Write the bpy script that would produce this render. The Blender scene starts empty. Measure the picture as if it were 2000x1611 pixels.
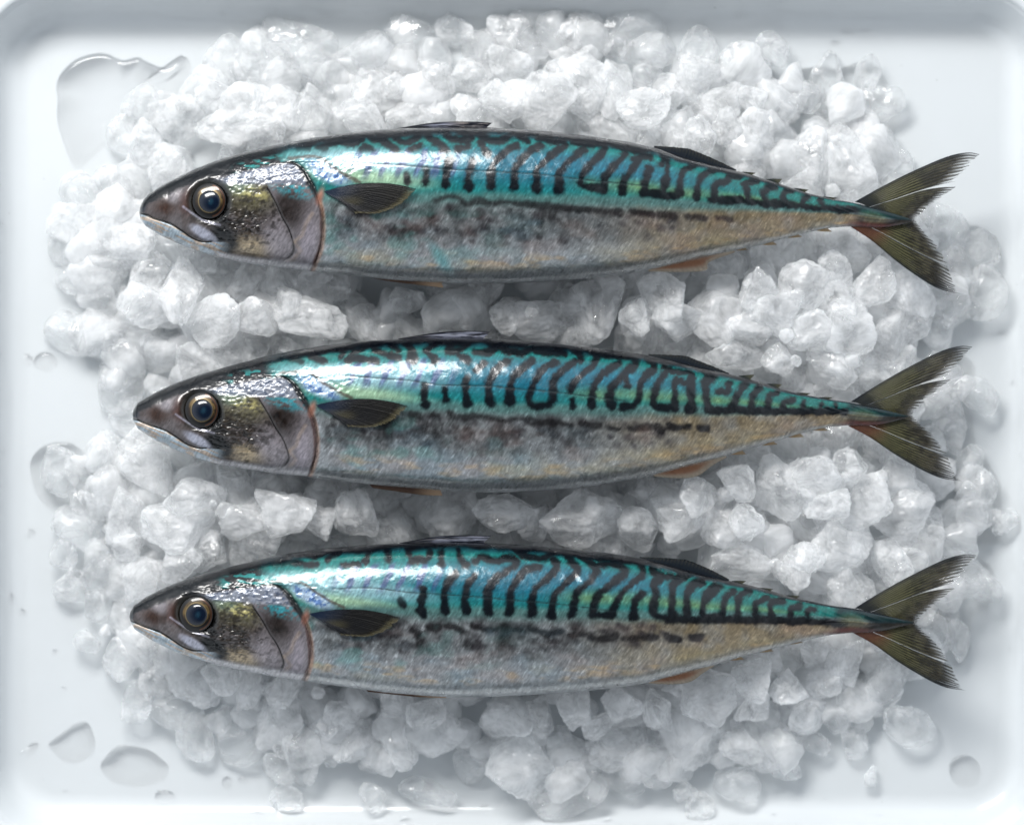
import bpy, math, random
import numpy as np
from mathutils import Vector

# ------------------------------------------------------------------ scale, camera, light
U = 0.000215                      # metres per unit; one unit is about 0.2 mm
D = 6000.0                        # camera height above the tray, in units
scene = bpy.context.scene
cam_d = bpy.data.cameras.new('camera')
cam = bpy.data.objects.new('camera', cam_d)
scene.collection.objects.link(cam)
scene.camera = cam
cam.location = (0, 0, D * U)
cam_d.sensor_fit = 'HORIZONTAL'
cam_d.sensor_width = 36
cam_d.lens = 36 * D / 2000.0
cam_d.clip_start = 0.05
cam_d.clip_end = 20
cam_d.dof.use_dof = True
cam_d.dof.focus_distance = (D - 190) * U
cam_d.dof.aperture_fstop = 3.4

w = bpy.data.worlds.new('World')
scene.world = w
w.use_nodes = True
wn = w.node_tree.nodes
wn['Background'].inputs[1].default_value = 1.0
# unseen surround, graded for its light: dim overhead, pale all round, palest towards softbox
_t = w.node_tree
_tc = _t.nodes.new('ShaderNodeTexCoord'); _sx = _t.nodes.new('ShaderNodeSeparateXYZ')
_t.links.new(_tc.outputs['Generated'], _sx.inputs[0])
_rz = _t.nodes.new('ShaderNodeValToRGB')
_e = _rz.color_ramp.elements
_e[0].position = 0.0; _e[0].color = (0.30, 0.34, 0.38, 1)
_e[1].position = 0.93; _e[1].color = (0.10, 0.11, 0.125, 1)
for _p, _c in ((0.12, (0.96, 1.04, 1.12, 1)), (0.55, (1.12, 1.2, 1.3, 1)), (0.74, (0.80, 0.86, 0.93, 1))):
    _n = _e.new(_p); _n.color = _c
_t.links.new(_sx.outputs['Z'], _rz.inputs[0])
_ry = _t.nodes.new('ShaderNodeMapRange')
_ry.inputs['From Min'].default_value = -1; _ry.inputs['From Max'].default_value = 1
_ry.inputs['To Min'].default_value = 0.74; _ry.inputs['To Max'].default_value = 1.0
_t.links.new(_sx.outputs['Y'], _ry.inputs[0])
_vm = _t.nodes.new('ShaderNodeVectorMath'); _vm.operation = 'SCALE'
_t.links.new(_rz.outputs[0], _vm.inputs[0]); _t.links.new(_ry.outputs[0], _vm.inputs['Scale'])
_t.links.new(_vm.outputs[0], wn['Background'].inputs[0])


def area(name, loc, target, sx, sy, power, col):
    l = bpy.data.lights.new(name, 'AREA')
    l.shape = 'RECTANGLE'
    l.size = sx
    l.size_y = sy
    l.energy = power
    l.color = col
    o = bpy.data.objects.new(name, l)
    scene.collection.objects.link(o)
    o.location = loc
    o.rotation_euler = (Vector(target) - Vector(loc)).to_track_quat('-Z', 'Y').to_euler()
    return o


area('softbox', (-0.44, 0.96, 0.97), (-0.02, 0, 0.02), 0.82, 0.34, 25.5, (1.0, 0.985, 0.96))

scene.view_settings.view_transform = 'Standard'
scene.view_settings.look = 'None'
scene.view_settings.exposure = 0.3
scene.view_settings.gamma = 1
scene.view_settings.use_curve_mapping = False
scene.render.engine = 'CYCLES'
cy = scene.cycles
cy.use_denoising = True
cy.use_adaptive_sampling = True
cy.adaptive_threshold = 0.03
cy.adaptive_min_samples = 16
cy.max_bounces = 20
cy.transmission_bounces = 12
cy.diffuse_bounces = 14
cy.glossy_bounces = 5
cy.transparent_max_bounces = 24
cy.caustics_refractive = True
cy.caustics_reflective = False
cy.blur_glossy = 0.5
cy.sample_clamp_indirect = 40

# ------------------------------------------------------------------ helpers
rng = np.random.default_rng(7)
random.seed(7)


def lin(r, g, b):
    c = np.array([r, g, b], float) / 255
    return np.where(c <= 0.04045, c / 12.92, ((c + 0.055) / 1.055) ** 2.4)


def sstep(a, b, x):
    t = np.clip((x - a) / (b - a), 0, 1)
    return t * t * (3 - 2 * t)


def _hash(ix, iy, iz, seed):
    h = (ix * 374761393 + iy * 668265263 + iz * 2147483647 + seed * 1274126177) & 0xFFFFFFFF
    h = ((h ^ (h >> 13)) * 1274126177) & 0xFFFFFFFF
    h = ((h ^ (h >> 16)) * 2246822519) & 0xFFFFFFFF
    return ((h ^ (h >> 15)) & 0xFFFFFF) / float(0xFFFFFF)


def vnoise(x, y, z=0.0, seed=0):
    x = np.asarray(x, float); y = np.asarray(y, float); z = np.asarray(z, float) + 0 * x
    ix = np.floor(x).astype(np.int64); iy = np.floor(y).astype(np.int64); iz = np.floor(z).astype(np.int64)
    fx = x - ix; fy = y - iy; fz = z - iz
    fx = fx * fx * (3 - 2 * fx); fy = fy * fy * (3 - 2 * fy); fz = fz * fz * (3 - 2 * fz)
    r = 0
    for a in (0, 1):
        for b in (0, 1):
            for c in (0, 1):
                wgt = (fx if a else 1 - fx) * (fy if b else 1 - fy) * (fz if c else 1 - fz)
                r = r + wgt * _hash(ix + a, iy + b, iz + c, seed)
    return r


def fbm(x, y, z=0.0, seed=0, octv=4):
    r = 0; a = 0.5; s = 0
    for i in range(octv):
        r = r + a * vnoise(x * 2 ** i, y * 2 ** i, np.asarray(z) * 2 ** i, seed + i * 17)
        s += a; a *= 0.5
    return r / s


def make_mesh(name, verts, faces, smooth=True):
    """verts (n,3) in units; faces (m,3|4) int array or list"""
    me = bpy.data.meshes.new(name)
    v = np.asarray(verts, np.float32) * U
    me.vertices.add(len(v))
    me.vertices.foreach_set('co', v.ravel())
    f = np.asarray(faces, np.int32)
    k = f.shape[1]
    me.loops.add(f.size)
    me.loops.foreach_set('vertex_index', f.ravel())
    me.polygons.add(len(f))
    me.polygons.foreach_set('loop_start', np.arange(0, f.size, k, dtype=np.int32))
    me.polygons.foreach_set('loop_total', np.full(len(f), k, np.int32))
    me.polygons.foreach_set('use_smooth', np.full(len(f), smooth, bool))
    me.update()
    me.validate()
    return me


def set_color(me, col, name='skin'):
    col = np.asarray(col, np.float32)
    if col.shape[1] == 3:
        col = np.concatenate([col, np.ones((len(col), 1), np.float32)], 1)
    at = me.color_attributes.new(name, 'FLOAT_COLOR', 'POINT')
    at.data.foreach_set('color', col.ravel())


def link(name, me, mat=None, parent=None):
    o = bpy.data.objects.new(name, me)
    scene.collection.objects.link(o)
    if mat is not None and not me.materials:
        me.materials.append(mat)
    if parent is not None:
        o.parent = parent
    return o


def tag(o, label, cat, group=None, kind=None):
    if label: o['label'] = label
    if cat: o['category'] = cat
    if group: o['group'] = group
    if kind: o['kind'] = kind
    return o


def grid_faces(nu, nv, wrap_v=False):
    i = np.arange(nu - 1)[:, None]
    j = np.arange(nv if wrap_v else nv - 1)[None, :]
    j2 = (j + 1) % nv
    a = i * nv + j; b = (i + 1) * nv + j; c = (i + 1) * nv + j2; d = i * nv + j2
    return np.stack([a, b, c, d], -1).reshape(-1, 4)


def W(px, py, z):
    """photo position at height z -> table position"""
    k = (D - z) / D
    return (np.asarray(px, float) - 1000) * k, (805.5 - np.asarray(py, float)) * k


def new_mat(name):
    m = bpy.data.materials.new(name)
    m.use_nodes = True
    nt = m.node_tree
    return m, nt, nt.nodes, nt.links, nt.nodes['Principled BSDF']


# ------------------------------------------------------------------ materials
def node(nt, typ, **kw):
    n = nt.nodes.new(typ)
    for k, v in kw.items():
        setattr(n, k, v)
    return n


def ramp(nt, pts):
    r = nt.nodes.new('ShaderNodeValToRGB')
    e = r.color_ramp.elements
    while len(e) < len(pts):
        e.new(0.5)
    for el, (p, c) in zip(e, pts):
        el.position = p
        el.color = (c, c, c, 1) if isinstance(c, (int, float)) else (*c, 1)
    return r


def noise(nt, co, scale, detail=3, rough=0.55, dist=0):
    n = nt.nodes.new('ShaderNodeTexNoise')
    n.inputs['Scale'].default_value = scale
    n.inputs['Detail'].default_value = detail
    n.inputs['Roughness'].default_value = rough
    n.inputs['Distortion'].default_value = dist
    nt.links.new(co, n.inputs['Vector'])
    return n


def tray_material():
    m, nt, N, L, p = new_mat('white_glazed_tray')
    tc = node(nt, 'ShaderNodeTexCoord')
    n1 = noise(nt, tc.outputs['Object'], 14, 3)
    r = ramp(nt, [(0.3, (0.50, 0.525, 0.54)), (0.7, (0.52, 0.545, 0.56))])
    L.new(n1.outputs['Fac'], r.inputs[0])
    # tiny specks in the glaze
    n3 = noise(nt, tc.outputs['Object'], 210, 1)
    sp = ramp(nt, [(0.0, 0.0), (0.775, 0.0), (0.81, 1.0)])
    L.new(n3.outputs['Fac'], sp.inputs[0])
    mx = node(nt, 'ShaderNodeMix', data_type='RGBA')
    L.new(sp.outputs[0], mx.inputs[0]); L.new(r.outputs[0], mx.inputs[6])
    mx.inputs[7].default_value = (0.42, 0.44, 0.45, 1)
    L.new(mx.outputs[2], p.inputs['Base Color'])
    n2 = noise(nt, tc.outputs['Object'], 30, 4)
    rr = ramp(nt, [(0.3, 0.10), (0.7, 0.2)])
    L.new(n2.outputs['Fac'], rr.inputs[0])
    L.new(rr.outputs[0], p.inputs['Roughness'])
    b = node(nt, 'ShaderNodeBump')
    b.inputs['Strength'].default_value = 0.08
    b.inputs['Distance'].default_value = 0.0006
    L.new(n2.outputs['Fac'], b.inputs['Height']); L.new(b.outputs[0], p.inputs['Normal'])
    return m


def ice_material(name, milk_lo, milk_hi, thru, fwd=0.5):
    """wet crushed ice: clear glassy skin over a milky clouded core"""
    m, nt, N, L, p = new_mat(name)
    out = N['Material Output']
    tc = node(nt, 'ShaderNodeTexCoord')
    oi = node(nt, 'ShaderNodeObjectInfo')
    add = node(nt, 'ShaderNodeVectorMath', operation='ADD')
    sc = node(nt, 'ShaderNodeVectorMath', operation='SCALE')
    cmb = node(nt, 'ShaderNodeCombineXYZ')
    L.new(oi.outputs['Random'], cmb.inputs[0]); L.new(oi.outputs['Random'], cmb.inputs[1])
    L.new(cmb.outputs[0], sc.inputs[0]); sc.inputs['Scale'].default_value = 9.0
    L.new(tc.outputs['Object'], add.inputs[0]); L.new(sc.outputs[0], add.inputs[1])
    co = add.outputs[0]
    # milky part: scatters light both back and on through the lump
    p.inputs['Base Color'].default_value = (0.985, 0.99, 0.995, 1)
    tl = node(nt, 'ShaderNodeBsdfTranslucent')
    tl.inputs[0].default_value = (0.99, 0.995, 1.0, 1)
    mt = node(nt, 'ShaderNodeMixShader')
    mt.inputs[0].default_value = fwd
    L.new(p.outputs[0], mt.inputs[1]); L.new(tl.outputs[0], mt.inputs[2])
    p.inputs['IOR'].default_value = 1.31
    p.inputs['Roughness'].default_value = 0.5
    p.inputs['Specular IOR Level'].default_value = 0.0
    # clear part, refracting
    g = node(nt, 'ShaderNodeBsdfPrincipled')
    g.inputs['Base Color'].default_value = (0.998, 0.999, 1.0, 1)
    g.inputs['Transmission Weight'].default_value = 1.0
    g.inputs['IOR'].default_value = 1.28
    g.inputs['Roughness'].default_value = 0.05
    # light going straight through thin clear ice
    t = node(nt, 'ShaderNodeBsdfTransparent')
    t.inputs[0].default_value = (0.996, 0.999, 1.0, 1)
    mg = node(nt, 'ShaderNodeMixShader'); mg.inputs[0].default_value = thru
    L.new(g.outputs[0], mg.inputs[1]); L.new(t.outputs[0], mg.inputs[2])
    nf = noise(nt, co, 45, 4, 0.6, 0.6)
    fr = ramp(nt, [(0.36, milk_lo), (0.62, milk_hi)])
    L.new(nf.outputs['Fac'], fr.inputs[0])
    mix = node(nt, 'ShaderNodeMixShader')
    L.new(fr.outputs[0], mix.inputs[0])
    L.new(mg.outputs[0], mix.inputs[1]); L.new(mt.outputs[0], mix.inputs[2])
    # surface relief: broad melt dimples, patches of rough broken ice
    n1 = noise(nt, co, 80, 3, 0.5, 0.6)
    b1 = node(nt, 'ShaderNodeBump'); b1.inputs['Distance'].default_value = 0.0022
    b1.inputs['Strength'].default_value = 0.45
    L.new(n1.outputs['Fac'], b1.inputs['Height'])
    pn = noise(nt, co, 42, 2)
    pr = ramp(nt, [(0.46, 0.0), (0.60, 1.0)])
    L.new(pn.outputs['Fac'], pr.inputs[0])
    n4 = noise(nt, co, 260, 4, 0.65, 0.5)
    b3 = node(nt, 'ShaderNodeBump'); b3.inputs['Distance'].default_value = 0.0022
    sm3 = node(nt, 'ShaderNodeMath', operation='MULTIPLY'); sm3.inputs[1].default_value = 0.95
    L.new(pr.outputs[0], sm3.inputs[0]); L.new(sm3.outputs[0], b3.inputs['Strength'])
    L.new(n4.outputs['Fac'], b3.inputs['Height']); L.new(b1.outputs[0], b3.inputs['Normal'])
    for s in (p, g):
        L.new(b3.outputs[0], s.inputs['Normal'])
    # the wet film over everything
    gl = node(nt, 'ShaderNodeBsdfGlossy')
    gl.inputs['Color'].default_value = (1, 1, 1, 1)
    gl.inputs['Roughness'].default_value = 0.05
    L.new(b3.outputs[0], gl.inputs['Normal'])
    fz = node(nt, 'ShaderNodeFresnel'); fz.inputs['IOR'].default_value = 1.33
    L.new(b3.outputs[0], fz.inputs['Normal'])
    top = node(nt, 'ShaderNodeMixShader')
    ge = node(nt, 'ShaderNodeNewGeometry')
    inv = node(nt, 'ShaderNodeMath', operation='SUBTRACT'); inv.inputs[0].default_value = 1.0
    L.new(ge.outputs['Backfacing'], inv.inputs[1])
    fm = node(nt, 'ShaderNodeMath', operation='MULTIPLY')
    L.new(fz.outputs[0], fm.inputs[0]); L.new(inv.outputs[0], fm.inputs[1])
    L.new(fm.outputs[0], top.inputs[0]); L.new(mix.outputs[0], top.inputs[1]); L.new(gl.outputs[0], top.inputs[2])
    L.new(top.outputs[0], out.inputs['Surface'])
    return m


def water_material():
    m, nt, N, L, p = new_mat('melt_water')
    p.inputs['Base Color'].default_value = (0.98, 0.99, 1, 1)
    p.inputs['Transmission Weight'].default_value = 1
    p.inputs['IOR'].default_value = 1.33
    p.inputs['Roughness'].default_value = 0.02
    tc = node(nt, 'ShaderNodeTexCoord')
    n1 = noise(nt, tc.outputs['Object'], 40, 2)
    b = node(nt, 'ShaderNodeBump'); b.inputs['Strength'].default_value = 0.05; b.inputs['Distance'].default_value = 0.001
    L.new(n1.outputs['Fac'], b.inputs['Height']); L.new(b.outputs[0], p.inputs['Normal'])
    t = node(nt, 'ShaderNodeBsdfTransparent'); t.inputs[0].default_value = (1, 1, 1, 1)
    mg = node(nt, 'ShaderNodeMixShader'); mg.inputs[0].default_value = 0.96
    L.new(p.outputs[0], mg.inputs[1]); L.new(t.outputs[0], mg.inputs[2])
    gl = node(nt, 'ShaderNodeBsdfGlossy'); gl.inputs['Roughness'].default_value = 0.08
    gl.inputs['Color'].default_value = (1, 1, 1, 1)
    fz = node(nt, 'ShaderNodeFresnel'); fz.inputs['IOR'].default_value = 1.33
    ge = node(nt, 'ShaderNodeNewGeometry')
    inv = node(nt, 'ShaderNodeMath', operation='SUBTRACT'); inv.inputs[0].default_value = 1.0
    L.new(ge.outputs['Backfacing'], inv.inputs[1])
    fm = node(nt, 'ShaderNodeMath', operation='MULTIPLY')
    L.new(fz.outputs[0], fm.inputs[0]); L.new(inv.outputs[0], fm.inputs[1])
    top = node(nt, 'ShaderNodeMixShader')
    L.new(fm.outputs[0], top.inputs[0]); L.new(mg.outputs[0], top.inputs[1]); L.new(gl.outputs[0], top.inputs[2])
    L.new(top.outputs[0], N['Material Output'].inputs['Surface'])
    return m


M_TRAY = tray_material()
M_ICE = ice_material('wet_crushed_ice', 0.18, 0.72, 0.82, 0.6)
M_ICE_CLEAR = ice_material('clear_melting_ice', 0.03, 0.36, 0.6)
M_WATER = water_material()

# ------------------------------------------------------------------ the tray
FX0, FX1, FY0, FY1 = 62, 1948, 78, 1548      # floor rectangle (photo positions)
def build_tray():
    x0, x1 = FX0 - 1000, FX1 - 1000
    y0, y1 = 805.5 - FY1, 805.5 - FY0
    prof = []
    R = 62
    for a in np.linspace(0, 68, 14):
        prof.append((R * math.sin(math.radians(a)), R * (1 - math.cos(math.radians(a)))))
    d, z = prof[-1]
    sl = math.tan(math.radians(68))
    for q in np.linspace(0.15, 1, 6):
        prof.append((d + 20 * q, z + 20 * q * sl))
    d, z = prof[-1]
    for a in np.linspace(10, 112, 8):          # rolled lip
        prof.append((d + 14 * (1 - math.cos(math.radians(a))) * 1.0 + 3, z + 14 * math.sin(math.radians(a))))
    d2, z2 = prof[-1]
    prof += [(d2 + 60, z2 + 2), (d2 + 72, z2 - 6), (d2 + 76, z2 - 24)]
    d3, z3 = prof[-1]
    prof += [(d3 - 60, -8), (d3 - 90, -14)]
    # loops
    NC = 20
    def loop(off):
        r = 62 + max(off, 0)
        cx = [x1 - 62, x0 + 62, x0 + 62, x1 - 62]
        cyy = [y1 - 62, y1 - 62, y0 + 62, y0 + 62]
        pts = []
        for q in range(4):
            for a in np.linspace(q * 90, q * 90 + 90, NC):
                pts.append((cx[q] + r * math.cos(math.radians(a)), cyy[q] + r * math.sin(math.radians(a))))
            # straight run to next corner
            nx = pts[-1]
            q2 = (q + 1) % 4
            a2 = math.radians(q2 * 90)
            ex = (cx[q2] + r * math.cos(a2), cyy[q2] + r * math.sin(a2))
            for s in np.linspace(0, 1, 14)[1:-1]:
                pts.append((nx[0] + (ex[0] - nx[0]) * s, nx[1] + (ex[1] - nx[1]) * s))
        return pts
    verts = []; faces = []
    n = None
    for off, z in prof:
        L = loop(off)
        n = len(L)
        verts += [(x, y, z) for x, y in L]
    F = grid_faces(len(prof), n, True)
    faces = F.tolist()
    # the flat floor: a fan of shrinking loops
    base = len(verts)
    c0 = (0.5 * (x0 + x1), 0.5 * (y0 + y1))
    L0 = loop(0)
    prev = list(range(n))
    for k in (0.66, 0.33):
        idx = []
        for x, y in L0:
            idx.append(len(verts)); verts.append((c0[0] + (x - c0[0]) * k, c0[1] + (y - c0[1]) * k, 0))
        for j in range(n):
            j2 = (j + 1) % n
            faces.append([idx[j], prev[j], prev[j2], idx[j2]])
        prev = idx
    cidx = len(verts); verts.append((c0[0], c0[1], 0))
    for j in range(0, n, 2):
        faces.append([prev[j], prev[(j + 1) % n], prev[(j + 2) % n], cidx])
    me = make_mesh('tray', verts, faces)
    o = link('tray', me, M_TRAY)
    tag(o, 'white glazed rectangular tray with rounded corners under the ice and fish', 'tray')
build_tray()

# ------------------------------------------------------------------ ice
def ico(sub):
    import bmesh
    bm = bmesh.new()
    bmesh.ops.create_icosphere(bm, subdivisions=sub, radius=1)
    v = np.array([x.co[:] for x in bm.verts]); f = np.array([[q.index for q in x.verts] for x in bm.faces])
    bm.free()
    return v, f


ICO5 = ico(5); ICO3 = ico(3)


def chunk_shape(seed, V, melt=0.0, flat=1.0):
    """irregular broken lump with rounded facets, unit radius"""
    r = np.random.default_rng(seed)
    k = int(r.integers(8, 13))
    n = r.normal(size=(k, 3)); n /= np.linalg.norm(n, axis=1)[:, None]
    # spread planes out a little
    for _ in range(6):
        d = n @ n.T; np.fill_diagonal(d, -1)
        j = d.argmax(1)
        n = n - 0.12 * n[j]; n /= np.linalg.norm(n, axis=1)[:, None]
    c = r.uniform(0.62, 1.05, k)
    pw = 18 if melt < 0.5 else 5
    s = np.maximum(V @ n.T, 0) / c
    rad = (np.sum(s ** pw, 1) + 1e-4) ** (-1 / pw)
    rad = np.minimum(rad, 1.35)
    off = seed * 3.17
    amp = 0.13 if melt < 0.5 else 0.08
    rad = rad * (1 + amp * (fbm(V[:, 0] * 2.4 + off, V[:, 1] * 2.4, V[:, 2] * 2.4 + 5, seed, 3) - 0.5) * 2)
    if melt < 0.5:
        rg = 1 - np.abs(2 * fbm(V[:, 0] * 3.1 + off, V[:, 1] * 3.1 + 9, V[:, 2] * 3.1, seed + 5, 3) - 1)
        rad = rad * (1 + 0.11 * (rg - 0.8))
        rad = rad * (1 + 0.05 * (fbm(V[:, 0] * 11 + off, V[:, 1] * 11, V[:, 2] * 11, seed + 9, 2) - 0.5) * 2)
    P = V * rad[:, None]
    P /= np.percentile(np.abs(P), 98)
    return P


NPROTO = 36
PROTO = [chunk_shape(100 + i, ICO5[0]) for i in range(NPROTO)]
PROTO_M = [chunk_shape(300 + i, ICO5[0], melt=1) for i in range(14)]
proto_me = {}


def proto_mesh(kind, i):
    if (kind, i) not in proto_me:
        me = make_mesh('ice_chunk', (PROTO if kind == 0 else PROTO_M)[i] * 100, ICO5[1])
        me.materials.append(M_ICE if kind == 0 else M_ICE_CLEAR)
        proto_me[(kind, i)] = me
    return proto_me[(kind, i)]


# --- outline of the heap, photo positions
HEAP = np.array([(205, 300), (240, 215), (330, 160), (430, 105), (520, 95), (640, 95), (780, 60), (900, 60), (1050, 40), (1240, 50),
                 (1380, 75), (1510, 95), (1600, 160), (1690, 190), (1740, 260), (1790, 330), (1800, 400), (1880, 440), (1930, 520),
                 (1900, 620), (1850, 680), (1880, 760), (1870, 860), (1930, 940), (1930, 1020), (1880, 1100), (1880, 1200),
                 (1860, 1290), (1780, 1340), (1720, 1380), (1680, 1430), (1560, 1470), (1440, 1510), (1320, 1530), (1180, 1530), (1060, 1560),
                 (940, 1500), (840, 1520), (700, 1500), (580, 1520), (500, 1440), (400, 1430), (300, 1370), (230, 1290), (150, 1190),
                 (130, 1080), (110, 960), (160, 870), (230, 780), (150, 700), (100, 640), (120, 540), (120, 430), (130, 360)], float)


def poly_sd(px, py, poly):
    """distance to polygon outline, positive inside"""
    px = np.asarray(px, float); py = np.asarray(py, float)
    d = np.full(px.shape, 1e9); ins = np.zeros(px.shape, bool)
    n = len(poly)
    for i in range(n):
        ax, ay = poly[i]; bx, by = poly[(i + 1) % n]
        ex, ey = bx - ax, by - ay
        t = np.clip(((px - ax) * ex + (py - ay) * ey) / (ex * ex + ey * ey + 1e-9), 0, 1)
        d = np.minimum(d, np.hypot(px - ax - t * ex, py - ay - t * ey))
        c = ((ay > py) != (by > py)) & (px < (bx - ax) * (py - ay) / (by - ay + 1e-12) + ax)
        ins ^= c
    return np.where(ins, d, -d)


# fish silhouettes (top and lower outline), photo positions
OUT = [
    dict(top=[(272, 415), (274, 404), (281, 390), (290, 380), (312, 365), (340, 350), (380, 331), (415, 317), (452, 305), (490, 295), (552, 281), (615, 269),
              (677, 260), (740, 254), (800, 250.5), (850, 249), (970, 250), (1060, 256), (1150, 266), (1225, 277), (1290, 292), (1330, 306),
              (1390, 322), (1460, 339), (1530, 361), (1582, 378), (1635, 390), (1669, 395.5), (1700, 404), (1735, 413), (1765, 422), (1782, 429)],
         bot=[(272, 416), (275, 429), (285, 443), (315, 461), (347, 476), (390, 492), (430, 504), (460, 511), (515, 519), (565, 525), (610, 531),
              (665, 537), (740, 545), (790, 549), (880, 553.5), (970, 554.5), (1060, 551), (1150, 544), (1228, 535), (1300, 521),
              (1372, 504), (1425, 492), (1495, 477), (1565, 457), (1620, 445), (1666, 441.5), (1700, 445), (1735, 444), (1765, 438), (1782, 432)]),
    dict(top=[(259, 810), (261, 800), (270, 786), (300, 768), (345, 747), (390, 731), (450, 714), (510, 698), (570, 685), (630, 675), (720, 665),
              (810, 661), (880, 659.5), (950, 661), (1070, 669), (1160, 679), (1250, 691), (1310, 702), (1352, 713), (1415, 728), (1475, 743),
              (1545, 765), (1615, 779), (1657, 785), (1690, 792), (1725, 799), (1755, 807), (1774, 812)],
         bot=[(259, 812), (261, 823), (270, 838), (300, 858), (345, 880), (390, 897), (420, 906), (480, 916), (540, 925), (600, 931), (660, 939),
              (750, 949), (840, 956), (890, 961), (980, 962), (1070, 958), (1160, 949), (1250, 934), (1300, 922), (1370, 904), (1440, 884),
              (1510, 863), (1580, 842), (1622, 834), (1660, 830.5), (1690, 832), (1725, 829), (1755, 821), (1774, 815)]),
    dict(top=[(253, 1203), (255, 1194), (262, 1182), (285, 1165), (330, 1143), (390, 1122), (450, 1106), (510, 1091.5), (570, 1079.5), (630, 1070.5),
              (720, 1063), (780, 1060), (860, 1057.5), (935, 1058.5), (1010, 1063), (1100, 1070.5), (1190, 1079.5), (1250, 1089), (1310, 1103),
              (1352, 1115), (1412, 1131), (1475, 1145), (1545, 1165), (1615, 1181), (1667, 1188), (1700, 1195), (1735, 1203), (1765, 1210), (1785, 1215)],
         bot=[(253, 1205), (255, 1213), (264, 1229), (300, 1252), (345, 1273), (390, 1288), (435, 1300), (495, 1313), (540, 1321), (588, 1328.5),
              (660, 1339), (750, 1351), (840, 1358.5), (890, 1361), (980, 1359), (1070, 1354), (1160, 1347), (1250, 1336), (1325, 1317),
              (1400, 1297), (1440, 1285), (1510, 1267), (1580, 1249), (1625, 1240), (1664, 1236), (1700, 1236), (1735, 1231), (1765, 1223), (1785, 1218)]),
]
for f in OUT:
    f['top'] = np.array(f['top'], float); f['bot'] = np.array(f['bot'], float)
    x0 = f['top'][0, 0]; x1 = f['top'][-1, 0]
    g = np.arange(x0, x1 + 0.01, 1.0)
    f['gx'] = g
    for k in ('top', 'bot'):
        y = np.interp(g, f[k][:, 0], f[k][:, 1])
        ys = y.copy()
        for wdt in (31,):
            pad = np.concatenate([np.full(wdt // 2, y[0]), y, np.full(wdt // 2, y[-1])])
            sm = np.convolve(pad, np.hanning(wdt + 2)[1:-1] / np.hanning(wdt + 2)[1:-1].sum(), 'valid')
            blend = sstep(10, 60, g - x0) * sstep(0, 25, x1 - g)
            ys = y * (1 - blend) + sm * blend
        f['g' + k] = ys
FISH_Z = 150.0


def fish_gap(px, py):
    """distance outside the nearest fish silhouette (negative inside)"""
    best = np.full(np.shape(px), 1e9)
    for f in OUT:
        yt = np.interp(px, f['gx'], f['gtop']); yb = np.interp(px, f['gx'], f['gbot'])
        dy = np.maximum(yt - py, py - yb)
        dx = np.maximum(f['gx'][0] - px, px - f['gx'][-1])
        dd = np.where(dx > 0, np.hypot(np.maximum(dx, 0), np.maximum(dy, 0)), dy)
        best = np.minimum(best, dd)
    return best


def heap_top(px, py):
    e = poly_sd(px, py, HEAP)
    h = 44 + 100 * sstep(-10, 280, e)
    g = fish_gap(px, py)
    # belly side and back side of a fish: the bed dips towards it
    lim = np.where(g < 0, 62 + 0 * g, 78 + 80 * sstep(0, 85, g))
    return np.minimum(h, lim), e, g


chunks = []   # (px, py, rx, ry, rz, rot, kind, top)
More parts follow.
